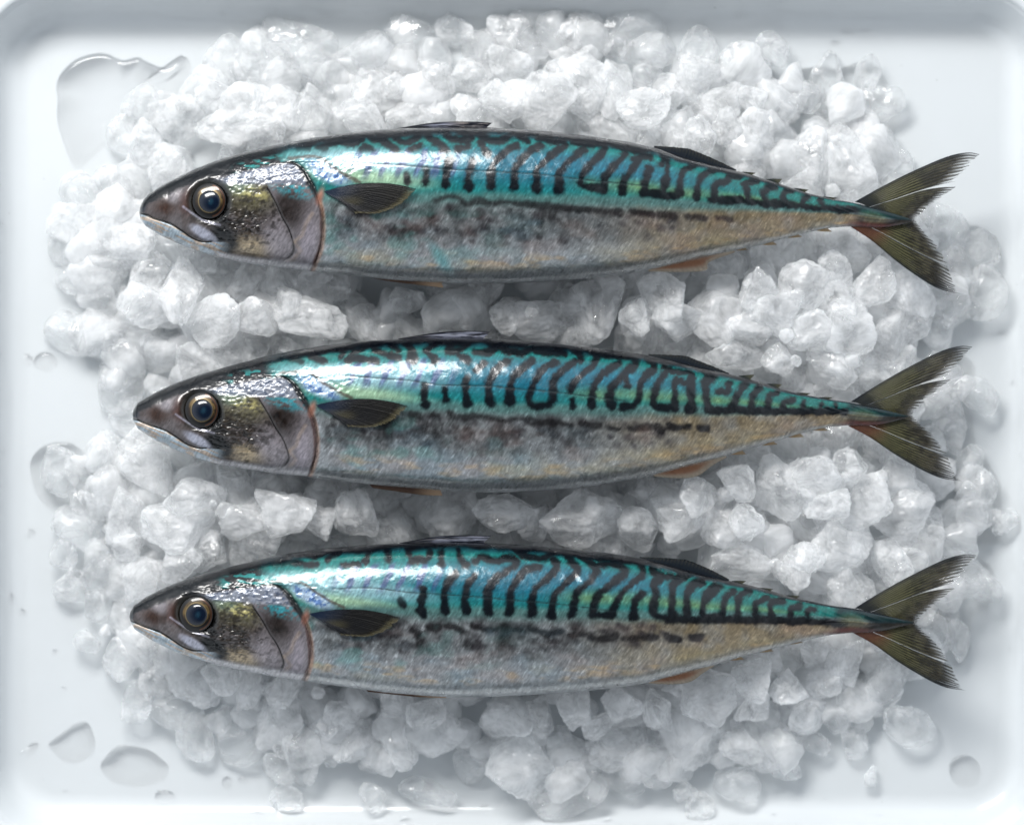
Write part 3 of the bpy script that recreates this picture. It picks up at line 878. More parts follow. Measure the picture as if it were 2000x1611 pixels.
def paint(k, x, y):
    """colour of the skin, some highlight painted in, at a place on the flank, gloss weight; places in photo units"""
    f = OUT[k]
    yt = np.interp(x, f['gx'], f['gtop']); yb = np.interp(x, f['gx'], f['gbot'])
    t = (y - yt) / np.maximum(yb - yt, 1)
    cx, cyy = TO_C[k](x, y)
    s = (cx - 630) / (1680 - 630)
    wob = (fbm(x / 26, y / 26, k * 9, 3, 3) - 0.5)
    fine = fbm(x / 5, y / 5, k * 9, 11, 3) - 0.5
    big = fbm(x / 90, y / 60, k * 5, 21, 3)
    # fine skin grain laid in slanting rows
    gr = vnoise((x * 0.85 + y * 0.5) / 2.0, (y * 0.85 - x * 0.5) / 6.5, k, 31) - 0.5
    teal = lin(34, 118, 116); blue = lin(28, 102, 122); lime = lin(104, 138, 106)
    dark = lin(3, 10, 22)
    mid = lin(88, 120, 118); silver = lin(152, 156, 158); beige = lin(142, 130, 108); pale = lin(176, 180, 182)
    one = np.ones(x.shape + (3,))
    c = one * teal
    c = mixc(c, blue, np.clip(blob(cx, t, 1100, 0.24, 300, 0.13, 0, 0.7) * 0.95, 0, 1))
    c = mixc(c, lin(34, 124, 118), sstep(0.16, 0.05, t) * 0.8)
    c = mixc(c, lin(30, 108, 102), sstep(0.62, 0.95, s) * 0.8)
    limem = sstep(0.42, 0.56, s) * sstep(0.97, 0.85, s) * np.exp(-((t - 0.335) / 0.055) ** 2)
    c = mixc(c, lime, np.clip(limem * (0.75 + wob * 0.9), 0, 1))
    # zone just behind the head, above the pectoral fin: pale and yellowish
    c = mixc(c, lin(150, 176, 150), blob(cx, cyy, 715, 345, 110, 16, 0.10, 0.7) * 0.9)
    c = mixc(c, lin(176, 196, 206), blob(cx, cyy, 720, 312, 150, 20, 0.06, 0.6) * 0.45)
    # faint bars behind the head, painted violet as stripes look under the highlight
    br = 0.5 + 0.5 * np.cos(2 * np.pi * ((x + 60 * (t - 0.2) * 2 + 16 * wob) / 33.0))
    c = mixc(c, lin(62, 66, 112), np.clip(sstep(0.45, 0.9, br) * sstep(0.11, 0.16, t) * sstep(0.36, 0.27, t) * sstep(0.03, 0.08, s) * sstep(0.30, 0.22, s) * 0.75, 0, 1))
    # dark stripes
    band = 0.40 - 0.045 * sstep(0.5, 1, s)
    dk = np.zeros(x.shape)
    jx = x + 7 * (fbm(x / 17, y / 17, 3, 41, 2) - 0.5); jy = y + 7 * (fbm(x / 17, y / 17, 8, 43, 2) - 0.5)
    for line in STRIPES[k]:
        P = np.asarray(line)
        x0, y0 = P.min(0) - 16; x1, y1 = P.max(0) + 16
        m = (x > x0) & (x < x1) & (y > y0) & (y < y1)
        if not m.any(): continue
        q = smooth_line(P, 4)
        d, tt = seg_dist(jx[m], jy[m], q)
        ln = np.sum(np.hypot(*np.diff(P, axis=0).T))
        wd = 7.9 if ln > 30 else 7.0
        yl = np.interp(P[:, 0].mean(), f['gx'], f['gtop'])
        if P[:, 1].mean() - yl < 46: wd *= 0.92
        shrink = 1 - 0.35 * sstep(1500, 1680, P[:, 0].mean())
        # a bulb at the lower tip
        lowend = (P[-1, 1] > P[0, 1] + 18)
        wdt = wd * shrink * (1 + (0.28 * sstep(0.8, 1, tt) - 0.16 * np.exp(-((tt - 0.62) / 0.15) ** 2) if lowend else 0))
        dk[m] = np.maximum(dk[m], 1 - sstep(wdt - 3.6, wdt + 4.4, d + fine[m] * 5 + wob[m] * 3))
    # back ridge
    rw_ = 0.030 + 0.015 * sstep(0.24, 0.0, s)
    ridge = sstep(rw_ + 0.033, rw_, t + wob * 0.05) * sstep(-0.2, 0.0, s)
    c = mixc(c, lin(30, 60, 76), sstep(0.09, 0.04, t) * 0.8)
    # lower half colours
    tw = t + wob * 0.03
    c = mixc(c, mid, sstep(band - 0.01, band + 0.05, tw) )
    sil = one * silver
    sil = mixc(sil, beige, np.clip(sstep(0.42, 0.75, s) * (0.9 + wob), 0, 1))
    c = mixc(c, sil, sstep(0.455, 0.55, tw))
    c = mixc(c, lin(66, 63, 66), np.clip(sstep(0.4, 0.75, fbm(x / 24, y / 18, k, 51, 4)) * sstep(0.45, 0.52, t) * sstep(0.8, 0.66, t) * sstep(0.62, 0.4, s) * 0.75, 0, 1))
    c = c * (1 - 0.22 * sstep(0.45, 0.75, fbm(x / 14, y / 9, k, 55, 3)) * sstep(0.45, 0.55, t))[..., None]
    # faint blotches below the line
    rr = np.random.default_rng(60 + k)
    for _ in range(64):
        bs = rr.uniform(0.03, 0.66); bt = rr.triangular(0.5, 0.56, 0.76)
        bx = 630 + bs * 1050 + HEADPTS[k][0][0] - 274
        byt = np.interp(bx, f['gx'], f['gtop']); byb = np.interp(bx, f['gx'], f['gbot'])
        by = byt + bt * (byb - byt)
        rad = rr.uniform(4, 9)
        m = (np.abs(x - bx) < 26) & (np.abs(y - by) < 22)
        if m.any():
            dk2 = blob(jx[m] + 0, jy[m], bx, by, rad * 1.3, rad * 0.9, rr.uniform(-0.5, 0.5), 0.7) * rr.uniform(0.3, 0.7)
            c[m] = mixc(c[m], lin(72, 68, 72), dk2)
    for line in MIDL[k]:
        P = smooth_line(line, 4)
        m = (x > P[:, 0].min() - 20) & (x < P[:, 0].max() + 20) & (np.abs(y - P[:, 1].mean()) < 60)
        if m.any():
            d, tt = seg_dist(jx[m] + 2 * fine[m], jy[m], P)
            c[m] = mixc(c[m], lin(46, 44, 46), 0.85 * (1 - sstep(2.5, 11, d + 9 * wob[m])))
    # iridescent flushes on the belly
    h1 = fbm(x / 70, y / 34, k * 3, 61, 3); h2 = fbm(x / 60, y / 30, k * 3, 71, 3)
    bz = sstep(0.5, 0.62, t) * sstep(0.97, 0.9, t) * sstep(-0.02, 0.06, s)
    c = mixc(c, lin(176, 146, 136), np.clip(sstep(0.45, 0.85, h1) * bz * 0.22, 0, 1))
    c = mixc(c, lin(116, 146, 160), np.clip(sstep(0.45, 0.85, h2) * bz * sstep(0.6, 0.4, s) * 0.3, 0, 1))
    c = mixc(c, lin(186, 172, 128), np.clip(sstep(0.45, 0.85, 1 - h1) * bz * sstep(0.70, 0.86, t) * 0.3, 0, 1))
    if k == 0:
        c = mixc(c, lin(96, 170, 172), blob(x, y, 862, 508, 32, 10, 1.0, 0.9) * 0.6)
    if k == 1:
        c = mixc(c, lin(110, 160, 172), blob(x, y, 690, 905, 26, 5, 0.5, 0.9) * 0.5)
    vb = fbm(x / 20, y / 42, k * 3 + 1, 221, 3)
    c = c * (1 - 0.42 * sstep(0.5, 0.68, vb) * sstep(0.46, 0.54, t) * sstep(0.84, 0.66, t) * sstep(0.75, 0.3, s))[..., None]
    c = mixc(c, lin(104, 150, 146), np.clip(sstep(0.48, 0.75, fbm(x / 46, y / 26, k * 3 + 2, 231, 3)) * sstep(0.48, 0.58, t) * sstep(0.95, 0.8, t) * sstep(0.5, 0.1, s) * 0.5, 0, 1))
    c = mixc(c, lin(196, 164, 112), np.clip(sstep(0.5, 0.75, fbm(x / 40, y / 14, k * 3 + 5, 241, 3)) * sstep(0.78, 0.86, t) * sstep(0.95, 0.9, t) * 0.4, 0, 1))
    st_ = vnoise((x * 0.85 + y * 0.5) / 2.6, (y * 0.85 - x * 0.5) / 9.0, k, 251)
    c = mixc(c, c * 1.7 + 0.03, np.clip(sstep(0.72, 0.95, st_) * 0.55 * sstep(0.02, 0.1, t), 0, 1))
    # silvery lower edge
    c = mixc(c, pale, sstep(0.85, 0.99, t + wob * 0.03) * 0.7)
    c = c * (1 - ridge[..., None]) + dark * ridge[..., None]
    fade = 1 - 0.35 * blob(cx, cyy, 680, 315, 130, 22, 0.05, 0.5)  # highlight's washing-out of the stripes, put into their colour
    dk = dk * sstep(-0.1, 0.0, s) * fade
    c = mixc(c, dark, np.clip(dk * 0.97, 0, 1))
    # lateral line
    ll = smooth_line(LATERAL[k], 6)
    m = (np.abs(y - ll[:, 1].mean()) < 60) & (x > ll[0, 0] - 10) & (x < ll[-1, 0] + 30)
    d, tt = seg_dist(x[m], y[m], ll)
    dash = 0.45 + 0.55 * (vnoise(x[m] / 5, 0 * x[m], 0, 81 + k))
    c[m] = mixc(c[m], lin(40, 56, 58), dash * (1 - sstep(0.6, 2.2, d)) * sstep(1.0, 0.9, tt) * 0.9)
    latd = np.full(x.shape, 99.0); latd[m] = d
    # tail stalk
    st = sstep(1665, 1684, cx)
    c = mixc(c, lin(16, 26, 36), st * (0.85 - 0.6 * blob(cx, t, 1706, 0.5, 26, 0.3, 0, 0.5)))
    c = mixc(c, lin(88, 90, 70), blob(cx, t, 1706, 0.5, 24, 0.24, 0, 0.6) * 0.75)
    c = mixc(c, lin(96, 48, 42), blob(cx, t, 1700, 0.93, 44, 0.16, 0, 0.6) * 0.8)

    # ------- head, in the first fish's frame
    hx, hy = (cx - 240) * 4, (cyy - 220) * 4
    od, ot = seg_dist(cx, cyy, OPEDGE)
    oy_edge = np.interp(cyy, OPEDGE[:, 1], OPEDGE[:, 0])
    inside = sstep(-2, 2, (oy_edge - cx)) * (cyy > OPEDGE[0, 1] - 3) + (cyy <= OPEDGE[0, 1] - 3) * sstep(-6, 30, 560 - cx)
    inside = np.clip(inside, 0, 1)
    n1 = fbm(hx / 60, hy / 60, k * 4, 91, 4); n2 = fbm(hx / 26, hy / 16, k * 4, 95, 3); n3 = fbm(hx / 150, hy / 110, k * 4, 97, 3)
    h = one * lin(104, 99, 100)
    h = mixc(h, lin(80, 72, 70), sstep(0.38, 0.68, n1) * 0.7)
    # crown
    crown = np.interp(hx, [100, 200, 330, 470, 600, 780, 900, 1050, 1200, 1330, 1450, 1560, 1700], [775, 715, 655, 580, 535, 500, 466, 432, 402, 380, 358, 335, 300])
    cr = sstep(18, -18, hy - crown + 26 * (n2 - 0.5))
    # cheek behind the eye: gold and olive
    h = mixc(h, lin(98, 96, 68), blob(hx, hy, 990, 660, 190, 130, 0, 0.6) * (0.55 + 0.6 * (n2 - 0.3)))
    h = mixc(h, lin(190, 182, 130), blob(hx, hy, 1000, 625, 110, 48, 0.2, 0.7) * sstep(0.4, 0.62, n2) * 0.95)
    h = mixc(h, lin(92, 112, 100), blob(hx, hy, 900, 575, 120, 60, 0, 0.7) * 0.7)
    h = mixc(h, lin(58, 50, 42), blob(hx, hy, 960, 870, 210, 140, 0.3, 0.6) * sstep(0.36, 0.58, n2) * 0.9)
    wr = np.abs(fbm(hx / 70, hy / 24, k, 101, 3) - 0.5) * 2
    h = mixc(h, lin(36, 34, 32), blob(hx, hy, 960, 880, 230, 130, 0.3, 0.6) * sstep(0.22, 0.02, wr) * 0.95)
    h = mixc(h, lin(196, 180, 150), blob(hx, hy, 1000, 1050, 150, 70, 0.1, 0.8) * 0.6)
    h = mixc(h, lin(150, 145, 150), blob(hx, hy, 1210, 1000, 110, 160, -0.3, 0.6) * 0.75)
    h = mixc(h, lin(40, 36, 34), blob(hx, hy, 1020, 800, 300, 330, 0.2, 0.7) * sstep(0.56, 0.7, fbm(hx / 42, hy / 30, k * 2, 211, 3)) * 0.7)
    # dark patch behind the jaw
    h = mixc(h, lin(22, 26, 28), blob(hx, hy, 790, 985, 125, 92, 0.75, 0.4) * (0.85 + 0.5 * (n2 - 0.2)))
    # gill cover
    gc = sstep(0, 10, hx - np.interp(hy, [560, 700, 820, 980, 1070, 1130, 1180], [1120, 1190, 1245, 1320, 1335, 1300, 1200]))
    g = one * lin(122, 117, 120)
    g = mixc(g, lin(46, 38, 35), blob(hx, hy, 1290, 740, 130, 150, 0.3, 0.8) * (1.0 + 0.5 * (n1 - 0.5)))
    g = mixc(g, lin(60, 140, 150), blob(hx, hy, 1340, 590, 170, 60, 0.25, 0.7) * sstep(0.35, 0.6, n2) * 0.9)
    g = mixc(g, lin(156, 150, 158), blob(hx, hy, 1450, 1010, 60, 170, 0.1, 0.7) * 0.7)
    bl, _ = seg_dist(hx, hy, np.array([(1480, 790), (1430, 870), (1400, 960), (1340, 1010)]))
    g = mixc(g, lin(196, 170, 134), (1 - sstep(2, 26, bl)) * 0.18)
    bl, _ = seg_dist(hx, hy, np.array([(1340, 1010), (1390, 1080), (1330, 1150), (1230, 1180)]))
    g = mixc(g, lin(186, 160, 128), (1 - sstep(2, 26, bl)) * 0.15)
    h = mixc(h, g, gc * sstep(545, 575, hy))
    d, _ = seg_dist(cx, cyy, PREOP)
    h = mixc(h, lin(24, 20, 18), (1 - sstep(0.5, 3.0, d + fine)) * sstep(1180, 1080, hy) * (0.45 + 0.9 * n1))
    # silvery band along the upper head
    sb = sstep(-10, 25, hy - crown) * sstep(575, 540, hy + 20 * (n2 - 0.5)) * sstep(560, 700, hx)
    h = mixc(h, lin(136, 141, 152), np.clip(sb * (0.85 + 0.9 * (n1 - 0.5)), 0, 1))
    h = mixc(h, lin(50, 70, 98), sb * sstep(0.56, 0.64, n2) * 0.6)
    # snout and jaws
    h = mixc(h, lin(66, 46, 36), blob(hx, hy, 330, 735, 90, 55, 0.1, 0.8) * 0.9)
    h = mixc(h, lin(140, 136, 140), blob(hx, hy, 400, 650, 60, 55, 0, 0.7) * 0.8)
    mdv = hy - np.interp(hx, MOUTH[:, 0] * 4 - 960, MOUTH[:, 1] * 4 - 880)
    md, mt = seg_dist(cx, cyy, MOUTH)
    jaw = sstep(0, 8, mdv) * sstep(860, 700, hx)
    jc = mixc(one * lin(170, 182, 190), lin(190, 170, 150), sstep(0.5, 0.62, fbm(hx / 120 + hy / 200, hy / 14 - hx / 30, 2, 111, 2)) * 0.8)
    h = mixc(h, jc, jaw)
    mx = sstep(24, 60, -mdv + 30) * sstep(120, 70, -mdv) * sstep(720, 690, hx)
    h = mixc(h, lin(166, 168, 180), np.clip(blob(hx, hy, 630, 945, 110, 40, 0.55, 0.4) * 0.95, 0, 1))
    h = mixc(h, lin(28, 44, 60), (1 - sstep(12, 60, np.hypot(hx - 140, (hy - 735) * 0.8))) * 0.95)
    # pale throat
    h = mixc(h, lin(184, 184, 188), sstep(0.915, 0.97, t) * sstep(640, 800, hx) * 0.85)
    # around the eye
    ex, ey = hx - 675, hy - 692
    er = np.hypot(ex, ey * 0.95)
    h = mixc(h, lin(78, 48, 40), blob(hx, hy, 520, 700, 75, 95, 0.2, 0.5) * 0.85)
    h = mixc(h, lin(40, 41, 36), (1 - sstep(145, 205, er)) * 0.9)
    h = mixc(h, lin(8, 8, 10), (1 - sstep(128, 162, np.hypot(hx - 690, (hy - 715) * 0.92))) * 0.93)
    h = mixc(h, lin(8, 8, 10), blob(hx, hy, 760, 835, 90, 30, 0.2, 0.5) * 0.9)
    h = mixc(h, lin(206, 206, 222), (1 - sstep(4, 13, seg_dist(hx, hy, smooth_line([(470, 735), (560, 800), (650, 850), (760, 880)]))[0])) * 0.35)
    # crown over everything
    h = mixc(h, lin(5, 11, 19), cr)
    h = mixc(h, lin(44, 138, 136), cr * sstep(0.56, 0.64, fbm(hx / 70, hy / 22, k * 7, 121, 2)) * sstep(820, 980, hx) * sstep(0.06, 0.12, t) * 0.9)
    h = mixc(h, lin(6, 8, 10), (1 - sstep(0.7, 2.6, md)) * 0.96)
    h = mixc(h, lin(14, 16, 20), (1 - sstep(4, 12, seg_dist(hx, hy, np.array([(240, 668), (270, 645), (305, 640)]))[0])) * 0.9)
    c = mixc(c, h, inside)
    # shoulder: blue silver scales, brownish seam
    sh = blob(hx, hy, 1600, 470, 170, 62, 0.45, 0.5) * (1 - inside)
    c = mixc(c, lin(170, 184, 208), sh * 0.8)
    c = mixc(c, lin(44, 92, 150), sh * sstep(0.52, 0.6, fbm(hx / 24, hy / 24, k, 131, 3)) * 0.75)
    d, _ = seg_dist(hx, hy, smooth_line([(1300, 360), (1480, 345), (1570, 370), (1640, 430), (1760, 500), (1850, 545)]))
    c = mixc(c, lin(92, 82, 76), (1 - sstep(4, 22, d + 20 * (n2 - 0.5))) * (1 - inside) * 0.8)
    # gill slit: black on top, raw red and peach below
    wsl = 1 + 1.3 * np.exp(-((ot - 0.28) / 0.12) ** 2)
    sl = (1 - sstep(1.0 * wsl, 5.0 * wsl, np.abs(od) + fine * 1.5)) * sstep(0.0, 0.06, ot)
    c = mixc(c, lin(8, 8, 14), sl * sstep(0.52, 0.40, ot))
    beh = sstep(-1, 2, cx - oy_edge) * (cyy > OPEDGE[0, 1])
    pk = (1 - sstep(5, 11, od)) * beh * sstep(0.40, 0.5, ot)
    c = mixc(c, lin(176, 136, 112), pk * (0.55 + 0.6 * wob))
    c = mixc(c, lin(84, 56, 50), (1 - sstep(0.6, 4.4, od + 5 * wob)) * sstep(0.40, 0.5, ot) * 0.8)
    c = mixc(c, lin(160, 110, 92), blob(hx, hy, 1540, 650, 24, 60, 0.3, 0.8) * 0.8)
    # grain
    amp = 0.30 + 0.12 * sstep(0.35, 0.5, t)
    c = c * (0.86 + amp * gr + 0.13 * fine)[..., None]
    c = np.clip(c, 0.001, 1) ** 1.2
    return c, dict(t=t, s=s, hx=hx, hy=hy, cx=cx, cy=cyy, od=od, ot=ot, beh=beh, md=md, mdv=mdv, cr=cr, inside=inside, latd=latd, er=er, n1=n1, n2=n2, wr=wr, fine=fine, wob=wob)


def skin_material():
    m, nt, N, L, p = new_mat('mackerel_skin')
    at = node(nt, 'ShaderNodeAttribute', attribute_name='skin')
    tc = node(nt, 'ShaderNodeTexCoord')
    vr = node(nt, 'ShaderNodeVectorRotate', rotation_type='Z_AXIS')
    vr.inputs['Angle'].default_value = math.radians(-58)
    L.new(tc.outputs['Object'], vr.inputs['Vector'])
    mp = node(nt, 'ShaderNodeMapping')
    mp.inputs['Scale'].default_value = (330, 1250, 500)
    L.new(vr.outputs[0], mp.inputs['Vector'])
    n1 = noise(nt, mp.outputs[0], 1.0, 2, 0.6, 0.4)
    r = ramp(nt, [(0.28, 0.80), (0.72, 1.20)])
    L.new(n1.outputs['Fac'], r.inputs[0])
    mx = node(nt, 'ShaderNodeMix', data_type='RGBA', blend_type='MULTIPLY')
    mx.inputs[0].default_value = 1
    L.new(at.outputs['Color'], mx.inputs[6]); L.new(r.outputs[0], mx.inputs[7])
    L.new(mx.outputs[2], p.inputs['Base Color'])
    L.new(at.outputs['Alpha'], p.inputs['Metallic'])
    n2 = noise(nt, tc.outputs['Object'], 260, 4, 0.65, 0.3)
    n3 = noise(nt, tc.outputs['Object'], 75, 3, 0.5)
    b1 = node(nt, 'ShaderNodeBump'); b1.inputs['Strength'].default_value = 0.32; b1.inputs['Distance'].default_value = 0.0004
    L.new(n2.outputs['Fac'], b1.inputs['Height'])
    b0 = node(nt, 'ShaderNodeBump'); b0.inputs['Strength'].default_value = 0.6; b0.inputs['Distance'].default_value = 0.0009
    L.new(n3.outputs['Fac'], b0.inputs['Height']); L.new(b0.outputs[0], b1.inputs['Normal'])
    b2 = node(nt, 'ShaderNodeBump'); b2.inputs['Strength'].default_value = 0.2; b2.inputs['Distance'].default_value = 0.00022
    L.new(n1.outputs['Fac'], b2.inputs['Height']); L.new(b1.outputs[0], b2.inputs['Normal'])
    L.new(b2.outputs[0], p.inputs['Normal'])
    p.inputs['Metallic'].default_value = 0.32
    rr = ramp(nt, [(0.3, 0.20), (0.7, 0.34)])
    L.new(n3.outputs['Fac'], rr.inputs[0]); L.new(rr.outputs[0], p.inputs['Roughness'])
    p.inputs['Specular IOR Level'].default_value = 0.30
    p.inputs['Coat Weight'].default_value = 0.8
    p.inputs['Coat Roughness'].default_value = 0.07
    p.inputs['Coat IOR'].default_value = 1.33
    L.new(b1.outputs[0], p.inputs['Coat Normal'])
    return m


def fin_material(name='fin_membrane', trans=0.25):
    m, nt, N, L, p = new_mat(name)
    at = node(nt, 'ShaderNodeAttribute', attribute_name='skin')
    L.new(at.outputs['Color'], p.inputs['Base Color'])
    L.new(at.outputs['Alpha'], p.inputs['Alpha'])
    p.inputs['Roughness'].default_value = 0.45
    p.inputs['Specular IOR Level'].default_value = 0.12
    p.inputs['Coat Weight'].default_value = 0.12
    p.inputs['Coat IOR'].default_value = 1.33
    p.inputs['Coat Roughness'].default_value = 0.10
    tc = node(nt, 'ShaderNodeTexCoord')
    n2 = noise(nt, tc.outputs['Object'], 900, 3, 0.6)
    b = node(nt, 'ShaderNodeBump'); b.inputs['Strength'].default_value = 0.5; b.inputs['Distance'].default_value = 0.0003
    L.new(n2.outputs['Fac'], b.inputs['Height']); L.new(b.outputs[0], p.inputs['Normal'])
    return m


def eye_material(name, rough, coat):
    m, nt, N, L, p = new_mat(name)
    at = node(nt, 'ShaderNodeAttribute', attribute_name='skin')
    L.new(at.outputs['Color'], p.inputs['Base Color'])
    p.inputs['Roughness'].default_value = rough
    p.inputs['Metallic'].default_value = 0.4 if 'iris' in name else 0
    p.inputs['Coat Weight'].default_value = coat
    p.inputs['Specular IOR Level'].default_value = 0.25
    p.inputs['Coat Roughness'].default_value = 0.03
    return m


M_SKIN = skin_material()
M_FIN = fin_material()
M_IRIS = eye_material('iris_gold', 0.35, 0.5)
M_PUPIL = eye_material('pupil_dark', 0.15, 0.5)


def spline_pts(P, n):
    q = smooth_line(P, 10)
    L = np.concatenate([[0], np.cumsum(np.hypot(*np.diff(q, axis=0).T))])
    u = np.linspace(0, L[-1], n)
    return np.stack([np.interp(u, L, q[:, 0]), np.interp(u, L, q[:, 1])], 1)


def fin_sheets(name, patches, zf, colf, parent, org, thick=1.6, nl=46, per=14, ragged=0.0, nrays=None, seed=0, mat=None):
    """patches: lists of guide rays (photo px polylines), each interpolated across; one mesh"""
    V = []; Fc = []; C = []; off = 0
    tot = sum(len(p) - 1 for p in patches); done = 0
    for pt in patches:
        G = np.array([spline_pts(g, nl) for g in pt])            # (ng, nl, 2)
        ng = len(G); nr = (ng - 1) * per + 1
        u = np.linspace(0, ng - 1, nr)
        i = np.clip(u.astype(int), 0, ng - 2); f = (u - i)
        if ng > 2:
            P = np.zeros((nr, nl, 2))
            Q = np.concatenate([2 * G[:1] - G[1:2], G, 2 * G[-1:] - G[-2:-1]])
            for q in range(nr):
                a, b, c, d = Q[i[q]], Q[i[q] + 1], Q[i[q] + 2], Q[i[q] + 3]; t = f[q]
                P[q] = 0.5 * (2 * b + (-a + c) * t + (2 * a - 5 * b + 4 * c - d) * t * t + (-a + 3 * b - 3 * c + d) * t ** 3)
        else:
            P = G[0][None] * (1 - f)[:, None, None] + G[1][None] * f[:, None, None]
        ray = (done + u) / tot
        done += ng - 1
        # ragged free edge
        if ragged:
            rr = np.random.default_rng(seed + done)
            jit = 1 - ragged * np.abs(rr.normal(size=nr)) * 0.5 * sstep(0, 1.2, np.minimum(u, 99)) - ragged * 0.0
            jit[0] = 1
            if done == tot: jit[-1] = 1
            jit = np.clip(jit, 0.8, 1.02)
            for q in range(nr):
                s = np.linspace(0, 1, nl) * jit[q]
                P[q] = np.stack([np.interp(s, np.linspace(0, 1, nl), P[q, :, 0]), np.interp(s, np.linspace(0, 1, nl), P[q, :, 1])], 1)
        s = np.linspace(0, 1, nl)
        RR, SS = np.meshgrid(ray, s, indexing='ij')
        col, alpha, ridge = colf(RR, SS, P[..., 0], P[..., 1])
        z = zf(P[..., 0], P[..., 1], RR, SS)
        X, Y = W(P[..., 0], P[..., 1], z)
        th = thick * (1 - 0.75 * SS)
        top = np.stack([X - org[0], Y - org[1], z + th / 2 + ridge - org[2]], -1).reshape(-1, 3)
        bot = np.stack([X - org[0], Y - org[1], z - th / 2 - ridge * 0.3 - org[2]], -1).reshape(-1, 3)
        n = len(top)
        F = grid_faces(nr, nl)
        Fb = F[:, ::-1] + n
        # rim
        idx = np.arange(n).reshape(nr, nl)
        edge = np.concatenate([idx[:, 0], idx[-1, 1:], idx[::-1, -1][1:], idx[0, ::-1][1:-1]])
        e2 = np.roll(edge, -1)
        rim = np.stack([edge, e2, e2 + n, edge + n], 1)
        V += [top, bot]; Fc += [F + off, Fb + off, rim + off]
        cc = np.concatenate([col, alpha[..., None]], -1).reshape(-1, 4)
        C += [cc, cc]
        off += 2 * n
    me = make_mesh(name, np.concatenate(V), np.concatenate(Fc))
    set_color(me, np.concatenate(C))
    return link(name, me, mat or M_FIN, parent)


def ray_wave(RR, n, sharp=1.5):
    return (0.5 + 0.5 * np.cos(2 * np.pi * RR * n)) ** sharp


TAILG = [[(350, 575), (600, 436), (900, 285), (1250, 135), (1460, 92), (1575, 110)], [(430, 600), (680, 480), (960, 350), (1230, 255), (1500, 205)],
         [(480, 630), (720, 555), (1000, 462), (1190, 408), (1350, 372)],
         [(482, 633), (722, 560), (1002, 468), (1190, 436), (1342, 430)], [(560, 670), (720, 630), (880, 590), (1040, 560), (1200, 540)],
         [(600, 710), (700, 690), (800, 672), (900, 672), (1010, 690)], [(620, 725), (700, 720), (790, 730), (870, 738), (960, 760)],
         [(620, 755), (700, 760), (800, 785), (900, 806), (1000, 830)], [(560, 780), (680, 815), (830, 865), (990, 930), (1150, 1000)],
         [(480, 812), (650, 896), (840, 1000), (1030, 1096), (1150, 1146), (1270, 1190)],
         [(478, 815), (648, 900), (838, 1005), (1028, 1102), (1145, 1160), (1260, 1215)], [(400, 815), (560, 940), (780, 1090), (1050, 1250), (1340, 1400)],
         [(310, 820), (520, 960), (760, 1160), (1020, 1345), (1200, 1440), (1390, 1482)]]
TAILG = [[(1600 + x / 5.034, 280 + y / 5.034) for x, y in g] for g in TAILG]
TAILL = [
    [(1669.5, 394), (1661.6, 443), (1912, 302), (1876, 574), (1791, 431)],
    [(1657, 784), (1660.5, 831), (1898.5, 677), (1877.5, 938), (1785, 812)],
    [(1667.5, 1186.5), (1664, 1235.5), (1905.5, 1085), (1884.5, 1347.5), (1797, 1214.5)],
]
DORS = [
    [[(765, 254), (850, 252), (975, 256)], [(770, 252), (850, 240), (920, 238), (961, 240.5)], [(946, 248)]],
    [[(775, 664), (850, 663), (962, 665)], [(780, 661), (850, 650), (900, 646.5), (958, 647.5)], [(945, 656)]],
    [[(775, 1063), (850, 1061), (958, 1063)], [(781, 1060), (850, 1048), (900, 1045), (959, 1046)], [(937, 1056)]],
]
DORS2 = [
    ([(1276, 292), (1330, 308), (1380, 324), (1436, 338)], [(1278, 285), (1336, 289), (1366, 298), (1400, 313), (1438, 331)]),
    ([(1262, 698), (1320, 709), (1370, 723), (1420, 734)], [(1268, 691.5), (1334, 694), (1357, 701), (1395, 716), (1425, 729)]),
    ([(1245, 1094), (1310, 1108), (1365, 1122), (1420, 1138)], [(1250, 1087), (1325, 1090.5), (1357, 1098), (1395, 1115), (1425, 1131)]),
]
ANAL = [
    ([(1262, 524), (1320, 512), (1380, 499), (1432, 488)], [(1268, 530.5), (1330, 531.5), (1378, 528), (1386, 512), (1436, 493)]),
    ([(1270, 924), (1320, 913), (1370, 900), (1415, 888)], [(1280, 931), (1330, 934), (1364, 929), (1390, 910), (1420, 893)]),
    ([(1262, 1330), (1310, 1317), (1350, 1308), (1392, 1296)], [(1268, 1334), (1310, 1336), (1348, 1331), (1372, 1315), (1396, 1300)]),
]
PELV = [
    ([(712, 538), (770, 545), (820, 548), (862, 551)], [(716, 542), (770, 551), (820, 557), (866, 562)]),
    ([(722, 946), (770, 949), (820, 952), (860, 957)], [(728, 953), (770, 959), (820, 966), (864, 968)]),
    ([(714, 1345), (770, 1350), (820, 1354), (868, 1357)], [(719, 1350.5), (770, 1356), (820, 1361), (872, 1362.5)]),
]
FINLT = [
    [(1476, 338), (1528, 350), (1580, 371), (1636, 387)],
    [(1474, 731.5), (1528, 750.5), (1584, 768), (1627, 776)],
    [(1458, 1134), (1511, 1150), (1563, 1164), (1605, 1179), (1647, 1186)],
]
FINLB = [
    [(1462, 488), (1518, 478.5), (1567, 463), (1625, 453)],
    [(1458, 887), (1519, 868), (1571, 853.5), (1618, 841)],
    [(1455, 1287), (1512, 1271), (1570, 1254)],
]

FLAB = ['uppermost whole mackerel, lying nearest the dark upper wall of the tray',
        'middle whole mackerel of the three, lying between the other two fish',
        'lowest whole mackerel of the three, lying nearest the bright lower tray wall']


